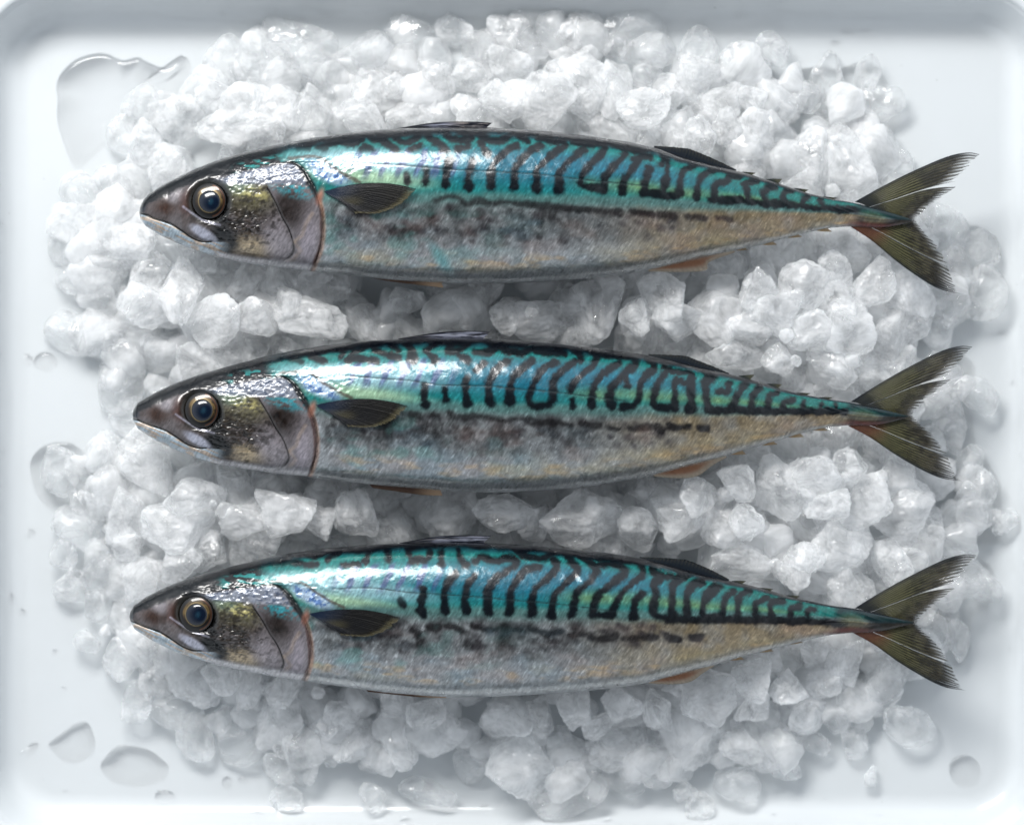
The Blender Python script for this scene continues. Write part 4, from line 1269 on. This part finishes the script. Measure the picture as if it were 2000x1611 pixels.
def build_fish(k):
    f = OUT[k]
    x0, x1 = f['gx'][0], f['gx'][-1]
    zc = FISH_Z
    nx = 800
    u = np.linspace(0, 1, nx)
    xs = x0 + 0.4 + (x1 - x0 - 0.5) * (0.82 * u + 0.18 * u ** 2)
    xs[:14] = x0 + (xs[14] - x0) * (np.arange(14) / 14.0) ** 1.6 + 0.15
    NT, NB = 210, 60
    ph = np.concatenate([np.linspace(0, np.pi, NT + 1)[:-1], np.linspace(np.pi, 2 * np.pi, NB + 1)[:-1]])
    yt = np.interp(xs, f['gx'], f['gtop']); yb = np.interp(xs, f['gx'], f['gbot'])
    a = (yb - yt) / 2; yc = (yt + yb) / 2
    ar = 0.70 + 0 * xs
    ar = np.interp(xs - x0, [0, 60, 160, 350, 700, 1100, 1330, 1440], [0.95, 0.72, 0.62, 0.62, 0.66, 0.72, 0.66, 0.42])
    b = a * ar
    cphi, sphi = np.cos(ph), np.sin(ph)
    e = 2 / 2.25
    cc = np.sign(cphi) * np.abs(cphi) ** e; ss = np.sign(sphi) * np.abs(sphi) ** e
    PY = yc[:, None] - a[:, None] * cc[None, :]
    PX = np.repeat(xs[:, None], len(ph), 1)
    H = b[:, None] * ss[None, :]
    # slight sag of head and tail towards the ice
    zline = zc - 10 * sstep(1250, 1700, xs)[:, None]
    Z = zline + H
    kc = (D - zc) / D
    X = (PX - 1000) * kc; Y = (805.5 - PY) * kc
    # where each upper point is seen on the flank
    up = (H > 0)
    qx = np.where(up, 1000 + X * D / (D - Z), PX); qy = np.where(up, 805.5 - Y * D / (D - Z), PY)
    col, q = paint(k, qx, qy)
    # underside keeps the pale belly / dark back of the flank above it, without head marks drawn twice
    # relief
    dz = np.zeros(Z.shape)
    dz += -7.0 * q['beh'] * np.exp(-q['od'] / 13) * sstep(0.02, 0.15, q['ot'])
    dz += 2.2 * (1 - q['beh']) * np.exp(-q['od'] / 18) * sstep(0.02, 0.15, q['ot']) * (q['cy'] > OPEDGE[0, 1])
    dp, tp = seg_dist(q['cx'], q['cy'], PREOP)
    dz += -2.6 * np.exp(-(dp / 2.4) ** 2)
    side = sstep(-10, 30, q['hx'] - np.interp(q['hy'], [560, 700, 820, 980, 1070, 1130, 1180], [1120, 1190, 1245, 1320, 1335, 1300, 1200]))
    dz += -2.0 * side * np.exp(-dp / 10) * (q['hy'] > 590)
    dz += -3.6 * np.exp(-(q['md'] / 2.0) ** 2)
    mxb = blob(q['hx'], q['hy'], 610, 935, 150, 46, 0.5, 0.5)
    dz += 2.6 * mxb
    dz += 1.4 * np.exp(-((q['mdv'] - 45) / 30) ** 2) * sstep(760, 640, q['hx'])
    # eye socket
    sock = np.exp(-(np.maximum(q['er'] - 118, 0) / 34) ** 2)
    dz += -6.0 * sock + 1.6 * np.exp(-((q['er'] - 185) / 30) ** 2)
    # wrinkled cheek
    dz += -1.8 * blob(q['hx'], q['hy'], 900, 900, 250, 150, 0.3, 0.5) * sstep(0.2, 0.0, q['wr'])
    dz += 2.4 * (q['n2'] - 0.5) * blob(q['hx'], q['hy'], 950, 780, 300, 260, 0.3, 0.5)
    # bony upper head: small plates that break the shine up
    dz += 3.0 * (q['n1'] - 0.5) * q['inside'] * sstep(600, 520, q['hy']) * (q['hx'] > 250)
    dz += 3.4 * (fbm(q['hx'] / 34, q['hy'] / 22, k, 141, 3) - 0.5) * blob(q['hx'], q['hy'], 1300, 470, 620, 110, 0, 0.4)
    dz += -0.35 * np.exp(-(q['latd'] / 1.8) ** 2)
    # flesh waves along the flank
    dz += 3.0 * (fbm(qx / 60, qy / 45, k, 151, 3) - 0.5)
    muscl = vnoise((qx + 0.8 * np.abs(q['t'] - 0.42) * 200) / 13.0, qy / 60, k, 161) - 0.5
    dz += 0.8 * muscl * (1 - q['inside'])
    # shallow seat for the pectoral fin
    dz += -3.0 * blob(q['cx'], q['cy'], 700, 385, 60, 22, 0.1, 0.6)
    # keels on the tail stalk
    dz += 5.0 * sstep(1640, 1690, q['cx']) * np.exp(-((q['t'] - 0.55) / 0.09) ** 2) * (1 - sstep(1715, 1760, q['cx']))
    w_up = np.clip(ss, 0, 1)[None, :] ** 0.8
    fade = np.minimum(1, (a / 22))[:, None]
    Z = Z + dz * w_up * fade
    ox, oy = (0.5 * (x0 + x1) - 1000) * kc, (805.5 - 0.5 * (f['gtop'][700] + f['gbot'][700])) * kc
    org = (ox, oy, zc - 90)
    V = np.stack([X - ox, Y - oy, Z - org[2]], -1).reshape(-1, 3)
    F = grid_faces(nx, len(ph), True)
    # close snout and stalk ends
    nph = len(ph)
    V = np.vstack([V, V[:nph].mean(0) + [-0.3, 0, 0], V[-nph:].mean(0) + [2, 0, 0]])
    me_f = F
    cap = []
    nV = len(V)
    j = np.arange(nph)
    c0 = np.stack([j, (j + 1) % nph, np.full(nph, nV - 2), np.full(nph, nV - 2)], 1)
    # quads only mesh: add caps as degenerate-free triangles in a second list
    me = bpy.data.meshes.new('body')
    tri0 = np.stack([j, (j + 1) % nph, np.full(nph, nV - 2)], 1)[:, ::-1]
    last = (nx - 1) * nph
    tri1 = np.stack([last + j, last + (j + 1) % nph, np.full(nph, nV - 1)], 1)
    quads = F[:, ::-1]
    loops = np.concatenate([quads.ravel(), tri0[:, ::-1].ravel(), tri1[:, ::-1].ravel()]).astype(np.int32)
    tot = np.concatenate([np.full(len(quads), 4), np.full(2 * nph, 3)]).astype(np.int32)
    st = np.concatenate([[0], np.cumsum(tot)[:-1]]).astype(np.int32)
    me.vertices.add(nV); me.vertices.foreach_set('co', (V * U).astype(np.float32).ravel())
    me.loops.add(len(loops)); me.loops.foreach_set('vertex_index', loops)
    me.polygons.add(len(tot)); me.polygons.foreach_set('loop_start', st); me.polygons.foreach_set('loop_total', tot)
    me.polygons.foreach_set('use_smooth', np.ones(len(tot), bool))
    me.update(); me.validate()
    import bmesh
    bm = bmesh.new(); bm.from_mesh(me); bmesh.ops.recalc_face_normals(bm, faces=bm.faces); bm.to_mesh(me); bm.free()
    metal = 0.12 + 0.50 * sstep(0.42, 0.56, q['t']) * (1 - 0.75 * q['inside']) * (1 - 0.35 * sstep(0.4, 0.9, q['s']))
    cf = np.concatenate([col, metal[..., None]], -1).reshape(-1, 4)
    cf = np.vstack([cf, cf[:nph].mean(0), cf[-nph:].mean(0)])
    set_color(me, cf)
    root = bpy.data.objects.new('mackerel', None)
    scene.collection.objects.link(root)
    root.empty_display_size = 0.02
    root.location = (org[0] * U, org[1] * U, org[2] * U)
    tag(root, FLAB[k], 'fish', 'whole mackerel laid side by side on crushed ice')
    link('body', me, M_SKIN, root)

    def surf(px, py):
        """height of the flank under a photo place"""
        A = np.interp(px, xs, a); YC = np.interp(px, xs, yc); B = np.interp(px, xs, b)
        r = np.clip(np.abs(py - YC) / A, 0, 0.999)
        return np.interp(px, xs, zline[:, 0]) + B * (1 - r ** 2.25) ** (1 / 2.25)

    # ---- eye
    ecx, ecy = FROM_C[k](240 + 675 / 4, 220 + 690 / 4)
    nr_, na_ = 26, 72
    def dome(name, cx, cy, rad, hgt, colf, par, mat, lift, sx=1.0, sy=1.0, orgx=org):
        rr = np.linspace(0.0, 1, nr_)[1:]
        an = np.linspace(0, 2 * np.pi, na_, endpoint=False)
        Rm, Am = np.meshgrid(rr, an, indexing='ij')
        px = cx + rad * Rm * np.cos(Am) * sx; py = cy + rad * Rm * np.sin(Am) * sy
        base = float(surf(np.array([cx]), np.array([cy]))[0])
        # lean with the flank
        g = (surf(px, py) - base) * 0.8
        z = base + g + lift + hgt * (np.sqrt(np.clip(1 - (Rm * 0.97) ** 2, 0, 1)) - 0.24)
        X_, Y_ = W(px, py, z)
        V_ = np.stack([X_ - orgx[0], Y_ - orgx[1], z - orgx[2]], -1).reshape(-1, 3)
        zt = base + lift + hgt * 0.76
        xc, ycn = W(cx, cy, zt)
        V_ = np.vstack([V_, [[xc - orgx[0], ycn - orgx[1], zt - orgx[2]]]])
        F_ = grid_faces(nr_ - 1, na_, True)
        jj = np.arange(na_)
        F3 = np.stack([(jj + 1) % na_, jj, np.full(na_, len(V_) - 1)], 1)
        m2 = bpy.data.meshes.new(name)
        lp = np.concatenate([F_.ravel(), F3.ravel()]).astype(np.int32)
        tt = np.concatenate([np.full(len(F_), 4), np.full(na_, 3)]).astype(np.int32)
        m2.vertices.add(len(V_)); m2.vertices.foreach_set('co', (V_ * U).astype(np.float32).ravel())
        m2.loops.add(len(lp)); m2.loops.foreach_set('vertex_index', lp)
        m2.polygons.add(len(tt)); m2.polygons.foreach_set('loop_start', np.concatenate([[0], np.cumsum(tt)[:-1]]).astype(np.int32)); m2.polygons.foreach_set('loop_total', tt)
        m2.polygons.foreach_set('use_smooth', np.ones(len(tt), bool))
        m2.update(); m2.validate()
        c_ = colf(Rm, Am).reshape(-1, 3)
        c_ = np.vstack([c_, c_[:na_].mean(0)])
        set_color(m2, c_)
        return link(name, m2, mat, par)

    def iris_col(Rm, Am):
        c = np.ones(Rm.shape + (3,)) * lin(8, 7, 7)
        gold = mixc(np.ones(Rm.shape + (3,)) * lin(98, 78, 44), lin(32, 23, 16), sstep(0.3, 0.7, fbm(Am * 3 + k, Rm * 9, 2, 171, 3)))
        # bright sickles fore and aft, dark below
        wgt = sstep(0.65, 0.70, Rm) * sstep(0.86, 0.76, Rm) * (0.15 + 0.85 * np.abs(np.cos(Am + 0.15)) ** 1.3) * sstep(1.1, 0.5, np.sin(Am) + 0.35)
        c = mixc(c, gold, np.clip(wgt, 0, 1))
        c = mixc(c, lin(170, 150, 108), np.exp(-((Rm - 0.655) / 0.02) ** 2) * 0.7)
        c = mixc(c, lin(150, 96, 60), np.exp(-((Rm - 0.90) / 0.03) ** 2) * 0.25 * (np.cos(Am) > 0.2))
        return c
    iris = dome('eye', ecx, ecy, 33.5, 5.5, iris_col, root, M_IRIS, 0.5, 0.97, 1.03)
    def pup_col(Rm, Am):
        c = np.ones(Rm.shape + (3,)) * lin(2, 12, 28)
        c = mixc(c, lin(4, 6, 12), sstep(0.84, 1, Rm))
        c = mixc(c, lin(60, 110, 130), blob(Rm * np.cos(Am), Rm * np.sin(Am), 0.12, 0.0, 0.2, 0.26, 0.3, 0.9) * 0.12)  # faint central glint painted into the pupil colour
        return c
    dome('pupil', ecx + 0.5, ecy + 1, 21, 5, pup_col, iris, M_PUPIL, 3.9, 0.98, 1.0)

    # ---- pectoral fin: guide rays in the first fish's frame
    g8 = lambda pts: [FROM_C[k](600 + x / 8, 320 + y / 8) for x, y in pts]
    PG = [g8([(262, 432), (500, 368), (800, 315), (1150, 300), (1450, 335), (1705, 395)]),
          g8([(275, 440), (520, 400), (850, 385), (1200, 400), (1625, 500)]),
          g8([(280, 446), (520, 440), (820, 470), (1150, 540), (1490, 620)]),
          g8([(285, 450), (500, 480), (780, 560), (1050, 640), (1330, 710)]),
          g8([(290, 455), (480, 515), (700, 620), (940, 710), (1120, 775)]),
          g8([(290, 460), (420, 530), (560, 620), (650, 690), (760, 780)])]
    def pcol(RR, SS, px, py):
        rw = ray_wave(RR, 19, 1.2)
        c = mixc(np.ones(RR.shape + (3,)) * lin(2, 3, 6), lin(48, 44, 33), rw * (0.04 + 0.34 * SS ** 2))
        c = mixc(c, lin(8, 9, 12), blob(RR, SS, 0.62, 0.66, 0.3, 0.16, 0, 0.6) * 0.7)
        c = mixc(c, lin(70, 66, 48), blob(RR, SS, 0.75, 0.42, 0.2, 0.14, 0, 0.8) * 0.35)
        c = mixc(c, lin(6, 8, 14), blob(RR, SS, 0.98, 0.6, 0.16, 0.32, 0, 0.5) * 0.9)
        c = mixc(c, lin(20, 40, 66), sstep(0.5, 0.1, SS) * 0.35)
        c = mixc(c, lin(120, 112, 82), sstep(0.9, 1.0, SS) * 0.4 * sstep(0.02, 0.12, RR))
        al = 1 - sstep(0.84, 1.0, SS) * (1 - 0.7 * rw) * 0.8
        return c, al, 0.25 * rw * sstep(0.05, 0.3, SS)
    fin_sheets('pectoral_fin', [PG], lambda px, py, RR, SS: surf(px, py) + 2 + 10 * SS ** 1.3 * (1 - 0.35 * RR), pcol, root, org, 1.6, 50, 16, 0.05, seed=k)

    # ---- tail fin
    A = affine(TAILL[0], TAILL[k])
    TG = [[A(x, y) for x, y in g] for g in TAILG]
    zt = zc - 10
    def tcol(RR, SS, px, py):
        rw = ray_wave(RR, 44, 1.0)
        n = fbm(px / 9, py / 9, k, 181, 3)
        c = mixc(np.ones(RR.shape + (3,)) * lin(20, 20, 18), lin(98, 97, 66), np.clip(rw * (1.0 - 0.55 * SS), 0, 1))
        c = mixc(c, lin(66, 62, 56), sstep(0.45, 0.9, SS) * 0.65)
        c = mixc(c, lin(22, 21, 20), sstep(0.42, 0.62, n) * sstep(0.25, 0.7, SS) * 0.7)
        c = mixc(c, lin(18, 26, 32), np.maximum(sstep(0.055, 0.0, RR), sstep(0.955, 1.0, RR)) * 0.9)
        c = mixc(c, lin(15, 14, 16), sstep(0.72, 1.0, SS) * (np.exp(-((RR - 0.5) / 0.09) ** 2) + 0.5 * np.exp(-((RR - 0.02) / 0.06) ** 2) + np.exp(-((RR - 0.98) / 0.06) ** 2)).clip(0, 1) * 0.9)
        c = mixc(c, lin(96, 44, 38), sstep(0.34, 0.06, SS) * sstep(0.62, 0.78, RR) * 0.6)
        c = mixc(c, lin(14, 20, 30), sstep(0.26, 0.05, SS) * sstep(0.62, 0.5, RR) * 0.85)
        c = c * (0.58 + 0.4 * fbm(px / 2.5, py / 2.5, 1, 191, 2))[..., None]
        al = 1 - np.clip(sstep(0.80, 1.0, SS) * (1 - 0.7 * rw) * 0.95, 0, 1) - 0.22 * (1 - rw) * sstep(0.3, 0.7, SS)
        return c, np.clip(al, 0.05, 1), 1.1 * rw * sstep(0.02, 0.2, SS)
    def tz(px, py, RR, SS):
        return zt + 3 * np.sin(RR * 9) * SS + 12 * SS * (0.5 - RR) - 6 * sstep(0, 0.15, SS)
    fin_sheets('tail_fin', [TG[0:3], TG[3:10], TG[10:13]], tz, tcol, root, org, 2.6, 64, 18, 0.10, seed=20 + k)
    # fleshy root of the tail with its two keels
    return root, org, surf, zt


def strip_fin(name, root_pts, edge_pts, z, colf, parent, org, n=60, m=14, thick=2.0, per=None, droop=0.0, ragged=0.0, seed=0):
    a = spline_pts(root_pts, n); b = spline_pts(edge_pts, n)
    guides = [[tuple(a[i]), tuple(0.5 * (a[i] + b[i])), tuple(b[i])] for i in range(n)]
    return fin_sheets(name, [guides], lambda px, py, RR, SS: z - droop * SS, colf, parent, org, thick, m, per or 3, ragged, seed=seed)


def build_small_fins(k, root, org, surf, zt):
    zc = FISH_Z
    # first dorsal fin folded down along the back
    (base, edge, notch) = DORS[k]
    def dcol(RR, SS, px, py):
        st = sstep(0.55, 0.8, fbm(px / 18 + py / 3, py / 2.2, k, 201, 2) + 0.12)
        c = mixc(np.ones(RR.shape + (3,)) * lin(10, 14, 24), lin(130, 134, 150), st * 0.5 * sstep(0.1, 0.3, SS) * sstep(0.95, 0.8, SS) * sstep(0.25, 0.5, RR))  # pale streaks are glints put into the fin colour
        c = mixc(c, lin(130, 112, 82), st * 0.4 * sstep(0.5, 0.8, RR) * (k == 0))
        return c, np.ones(RR.shape), 1.2 * np.abs(np.sin(SS * 7 + RR * 3)) * sstep(0, 0.3, SS)
    E = edge + []
    Bs = base[:-1] + [(edge[-1][0] - 16, base[-1][1] - 2)]
    strip_fin('dorsal_fin', Bs, E, zc + 6, dcol, root, org, thick=5, n=40)
    b2, e2 = DORS2[k]
    def d2col(RR, SS, px, py):
        rw = ray_wave(RR, 26, 1)
        c = mixc(np.ones(RR.shape + (3,)) * lin(12, 20, 28), lin(96, 90, 70), rw * 0.15 * sstep(0.3, 0.9, SS))
        return c, 1 - 0.45 * sstep(0.8, 1, SS) * (1 - rw), 0.1 * rw
    o = strip_fin('dorsal_fin', b2, e2, zc + 2, d2col, root, org, thick=4, ragged=0.08, seed=k)
    o['label'] = 'small second dorsal fin, dark and low on the back'
    b3, e3 = ANAL[k]
    def acol(RR, SS, px, py):
        c = mixc(np.ones(RR.shape + (3,)) * lin(160, 148, 132), lin(126, 84, 60), sstep(0.95, 0.4, SS) * blob(RR, SS, 0.42, 0.4, 0.34, 0.5, 0, 0.6) * 0.9)
        rw = ray_wave(RR, 18, 1)
        return c, 1 - 0.35 * sstep(0.5, 1, SS) * (1 - 0.5 * rw), 0.6 * rw
    strip_fin('anal_fin', b3, e3, zc - 2, acol, root, org, thick=3, seed=k)
    b4, e4 = PELV[k]
    def vcol(RR, SS, px, py):
        c = mixc(np.ones(RR.shape + (3,)) * lin(60, 42, 36), lin(160, 136, 112), sstep(0.55, 0.95, RR) * 0.8 + 0.15 * SS)
        return c, np.ones(RR.shape), 0.5 * ray_wave(RR, 9)
    strip_fin('pelvic_fin', b4, e4, zc - 4, vcol, root, org, thick=3.5)

    def flt(tip, lower, dark):
        x, y = tip
        f = OUT[k]
        arr = f['gbot'] if lower else f['gtop']
        yo = lambda xx: float(np.interp(xx, f['gx'], arr))
        ins = -3.0 if lower else 3.0
        g = []
        base0, base1 = x - 40, x - 9
        for i in range(6):
            v = i / 5
            bx = base0 + (base1 - base0) * v
            tx, ty = x - 9 * v ** 1.5, y + (yo(x) - y) * (v ** 1.2) * 0.85
            by = yo(bx) + ins
            g.append([(bx, by), (bx * 0.5 + tx * 0.5, by * 0.5 + ty * 0.5 - (0.9 if not lower else -0.9)), (tx, ty)])
        cc = (lin(28, 36, 38), lin(90, 86, 62)) if dark else (lin(150, 124, 92), lin(170, 158, 134))
        def fc(RR, SS, px, py):
            rw = ray_wave(RR, 5, 1)
            return mixc(np.ones(RR.shape + (3,)) * cc[0], cc[1], rw * sstep(0.2, 0.9, SS) * 0.8), 1 - 0.5 * sstep(0.6, 1, SS) * (1 - rw), 0.4 * rw
        fin_sheets('finlet', [g], lambda px, py, RR, SS: zc - 10 * sstep(1250, 1700, px) + 0 * SS, fc, root, org, 2.4, 12, 5, 0.06, seed=int(x))
    for t in FINLT[k]: flt(t, False, True)
    for t in FINLB[k]: flt(t, True, False)


for k in range(3):
    rt, org, surf, zt = build_fish(k)
    build_small_fins(k, rt, org, surf, zt)

# ------------------------------------------------------------------ melt water on the tray
def water_patch(name, outline, hgt, edge, px_step=None, seed=0):
    """low pool with a rounded rim; outline in photo positions"""
    ol_ = [tuple(q) for q in outline]
    m0 = len(ol_)
    P = smooth_line(np.array(ol_[-3:] + ol_ + ol_[:3], float), 8)[24:24 + 8 * m0]
    L = np.concatenate([[0], np.cumsum(np.hypot(*np.diff(np.vstack([P, P[:1]]), axis=0).T))])
    n = int(max(24, min(420, L[-1] / 5)))
    u = np.linspace(0, L[-1], n, endpoint=False)
    Q = np.vstack([P, P[:1]])
    P = np.stack([np.interp(u, L, Q[:, 0]), np.interp(u, L, Q[:, 1])], 1)
    c = P.mean(0)
    # inward normals
    T = np.roll(P, -1, 0) - np.roll(P, 1, 0); T /= np.linalg.norm(T, axis=1)[:, None] + 1e-9
    N_ = np.stack([-T[:, 1], T[:, 0]], 1)
    area2 = np.sum(P[:, 0] * np.roll(P[:, 1], -1) - np.roll(P[:, 0], -1) * P[:, 1])
    if area2 < 0: N_ = -N_
    rings = []
    for a in (0, 15, 30, 42, 52, 60, 67, 74, 81, 90):
        r = math.radians(a)
        rings.append((edge * (1 - math.cos(r)), 0.5 + hgt * math.sin(r)))
    V = []
    for off, z in rings:
        q = P + N_ * off
        X, Y = W(q[:, 0], q[:, 1], z)
        V.append(np.stack([X, Y, np.full(n, z)], 1))
    inner = P + N_ * rings[-1][0]
    cen = inner.mean(0)
    for k_ in (0.66, 0.33):
        q = cen + (inner - cen) * k_
        z = 0.5 + hgt
        X, Y = W(q[:, 0], q[:, 1], z)
        V.append(np.stack([X, Y, np.full(n, z)], 1))
    m_ = len(V)
    V = np.concatenate(V)
    X, Y = W(cen[0], cen[1], 0.5 + hgt)
    V = np.vstack([V, [[X, Y, 0.5 + hgt]]])
    X, Y = W(cen[0], cen[1], 0.4)
    V = np.vstack([V, [[X, Y, 0.4]]])
    F = grid_faces(m_, n, True).tolist()
    j = np.arange(n)
    tri = [[(m_ - 1) * n + a, (m_ - 1) * n + (a + 1) % n, len(V) - 2] for a in j] + [[(a + 1) % n, a, len(V) - 1] for a in j]
    me = bpy.data.meshes.new(name)
    me.from_pydata((V * U).tolist(), [], F + tri)
    import bmesh
    bm = bmesh.new(); bm.from_mesh(me); bmesh.ops.recalc_face_normals(bm, faces=bm.faces); bm.to_mesh(me); bm.free()
    for p_ in me.polygons: p_.use_smooth = True
    return link(name, me, M_WATER)


pools = [
    ([(112, 196), (110, 165), (122, 140), (150, 115), (190, 104), (215, 108), (240, 118), (268, 112), (290, 122), (318, 132), (338, 124), (352, 108), (372, 124), (366, 176), (330, 210), (290, 240), (240, 262), (190, 300), (150, 330), (128, 290), (112, 240)],
     8.5, 16, 'wide shallow puddle with a bright wavy rim in the upper left corner'),
    ([(96, 1452), (124, 1428), (150, 1410), (170, 1410), (182, 1430), (186, 1462), (170, 1482), (140, 1490), (112, 1478)], 2.2, 10, 'thin oblong puddle at lower left, the upper one of two'),
    ([(196, 1498), (212, 1470), (232, 1454), (262, 1456), (292, 1464), (316, 1482), (330, 1500), (318, 1524), (270, 1536), (222, 1528)], 2.4, 10, 'thin rounded puddle at lower left below the loose ice'),
    ([(20, 1468), (44, 1462), (68, 1448), (76, 1456), (66, 1470), (40, 1480), (22, 1480)], 4, 7, 'small streak of water beside the left wall'),
    ([(1858, 690), (1892, 700), (1906, 730), (1900, 815), (1908, 870), (1930, 905), (1952, 940), (1966, 990), (1968, 1040), (1945, 1062), (1900, 1060), (1870, 1000), (1850, 900), (1840, 780)], 5, 10, 'melt pool along the right heap edge beside the middle tail fin'),
    ([(1880, 450), (1925, 448), (1952, 480), (1960, 540), (1948, 600), (1915, 622), (1880, 620), (1850, 560)], 5, 10, 'melt pool around clear ice below the top tail fin'),
    ([(1895, 1090), (1935, 1105), (1945, 1150), (1925, 1190), (1898, 1205), (1896, 1260), (1886, 1292), (1862, 1300), (1845, 1240), (1860, 1150)], 5, 10, 'melt pool around clear ice beside the bottom tail fin'),
    ([(1530, 150), (1580, 132), (1640, 134), (1690, 120), (1726, 150), (1752, 200), (1752, 250), (1700, 262), (1600, 240), (1540, 200)], 5, 10, 'melt pool around loose clear ice at the upper right of the heap'),
    ([(60, 900), (90, 868), (140, 866), (170, 900), (176, 980), (140, 1010), (90, 990), (66, 950)], 5, 10, 'melt pool around the round clear lump left of the middle fish'),
]
for i, (ol, h_, e_, lab) in enumerate(pools):
    o = water_patch('puddle', ol, h_, e_, seed=i)
    tag(o, lab, 'puddle', 'puddles of melt water on the tray')

drops = [(435, 28, 9, 8), (452, 21, 4, 3), (538, 22, 9, 7), (592, 38, 6, 6), (640, 28, 14, 11), (668, 25, 8, 6), (4, 438, 9, 12), (1446, 30, 9, 13), (1658, 62, 16, 7), (1690, 60, 10, 3), (1632, 86, 9, 6),
         (1696, 34, 3, 3), (1762, 208, 4, 5), (1652, 134, 4, 4), (58, 1041, 11, 9), (22, 1166, 11, 9), (42, 1196, 9, 8), (107, 1272, 6, 5), (125, 1343, 5, 4), (5, 692, 5, 8), (9, 880, 6, 8),
         (88, 706, 24, 18), (52, 702, 14, 12), (444, 1528, 11, 12), (474, 1522, 9, 7), (398, 1498, 6, 7), (320, 1556, 20, 16), (1187, 1600, 9, 8), (855, 1566, 12, 8), (946, 1574, 9, 7),
         (792, 1600, 14, 12), (1961, 650, 13, 6), (1884, 1504, 34, 32), (1972, 1266, 4, 4), (1990, 888, 3, 5), (1978, 748, 6, 5), (60, 700, 5, 4), (128, 1545, 5, 4), (1716, 1590, 5, 4),
         (1700, 1470, 4, 4), (1610, 1560, 4, 3), (505, 1585, 7, 5), (1510, 1590, 5, 7)]
def dplace(x, y):
    if y < 110: return 'high on the tray floor near the dark upper wall'
    if y > 1490: return 'low on the tray near the bright lower wall'
    if x < 200: return 'by the left wall of the tray'
    return 'by the right wall of the tray'
gl = {}
for i, (x, y, rx, ry) in enumerate(drops):
    sz = 'large' if rx > 12 else ('medium' if rx > 7 else 'tiny')
    gl.setdefault((sz, dplace(x, y)), []).append(i)
dl = {}
for (sz, pl), ids in gl.items():
    xs = [drops[i][0] for i in ids]; ys = [drops[i][1] for i in ids]
    vert = (max(ys) - min(ys)) > (max(xs) - min(xs))
    ids.sort(key=lambda i: drops[i][1 if vert else 0])
    for n_, i in enumerate(ids):
        dl[i] = f'{sz} water drop {pl}' if len(ids) == 1 else f'{sz} water drop, {ORD[min(n_, 13)]} from {"top" if vert else "left"}, {pl}'
for i, (x, y, rx, ry) in enumerate(drops):
    rr = np.random.default_rng(900 + i)
    an = np.linspace(0, 2 * np.pi, 12, endpoint=False)
    wv = 1 + 0.12 * rr.normal(size=12)
    wv = 0.5 * wv + 0.25 * (np.roll(wv, 1) + np.roll(wv, -1))
    ol = [(x + rx * wv[j] * math.cos(an[j]), y + ry * wv[j] * math.sin(an[j])) for j in range(12)]
    r_ = min(rx, ry)
    # those on the curved walls of the tray sit higher
    o = water_patch('water_drop', ol, min(7, r_ * 0.5), r_ * 0.85, seed=i)
    d_ = max(FX0 - x, x - FX1, FY0 - y, y - FY1, 0)
    zz = 62 - math.sqrt(max(62 ** 2 - min(d_, 60) ** 2, 0)) if d_ > 0 else 0
    o.location.z = zz * U
    tag(o, dl[i], 'water drop', 'water drops on the tray')
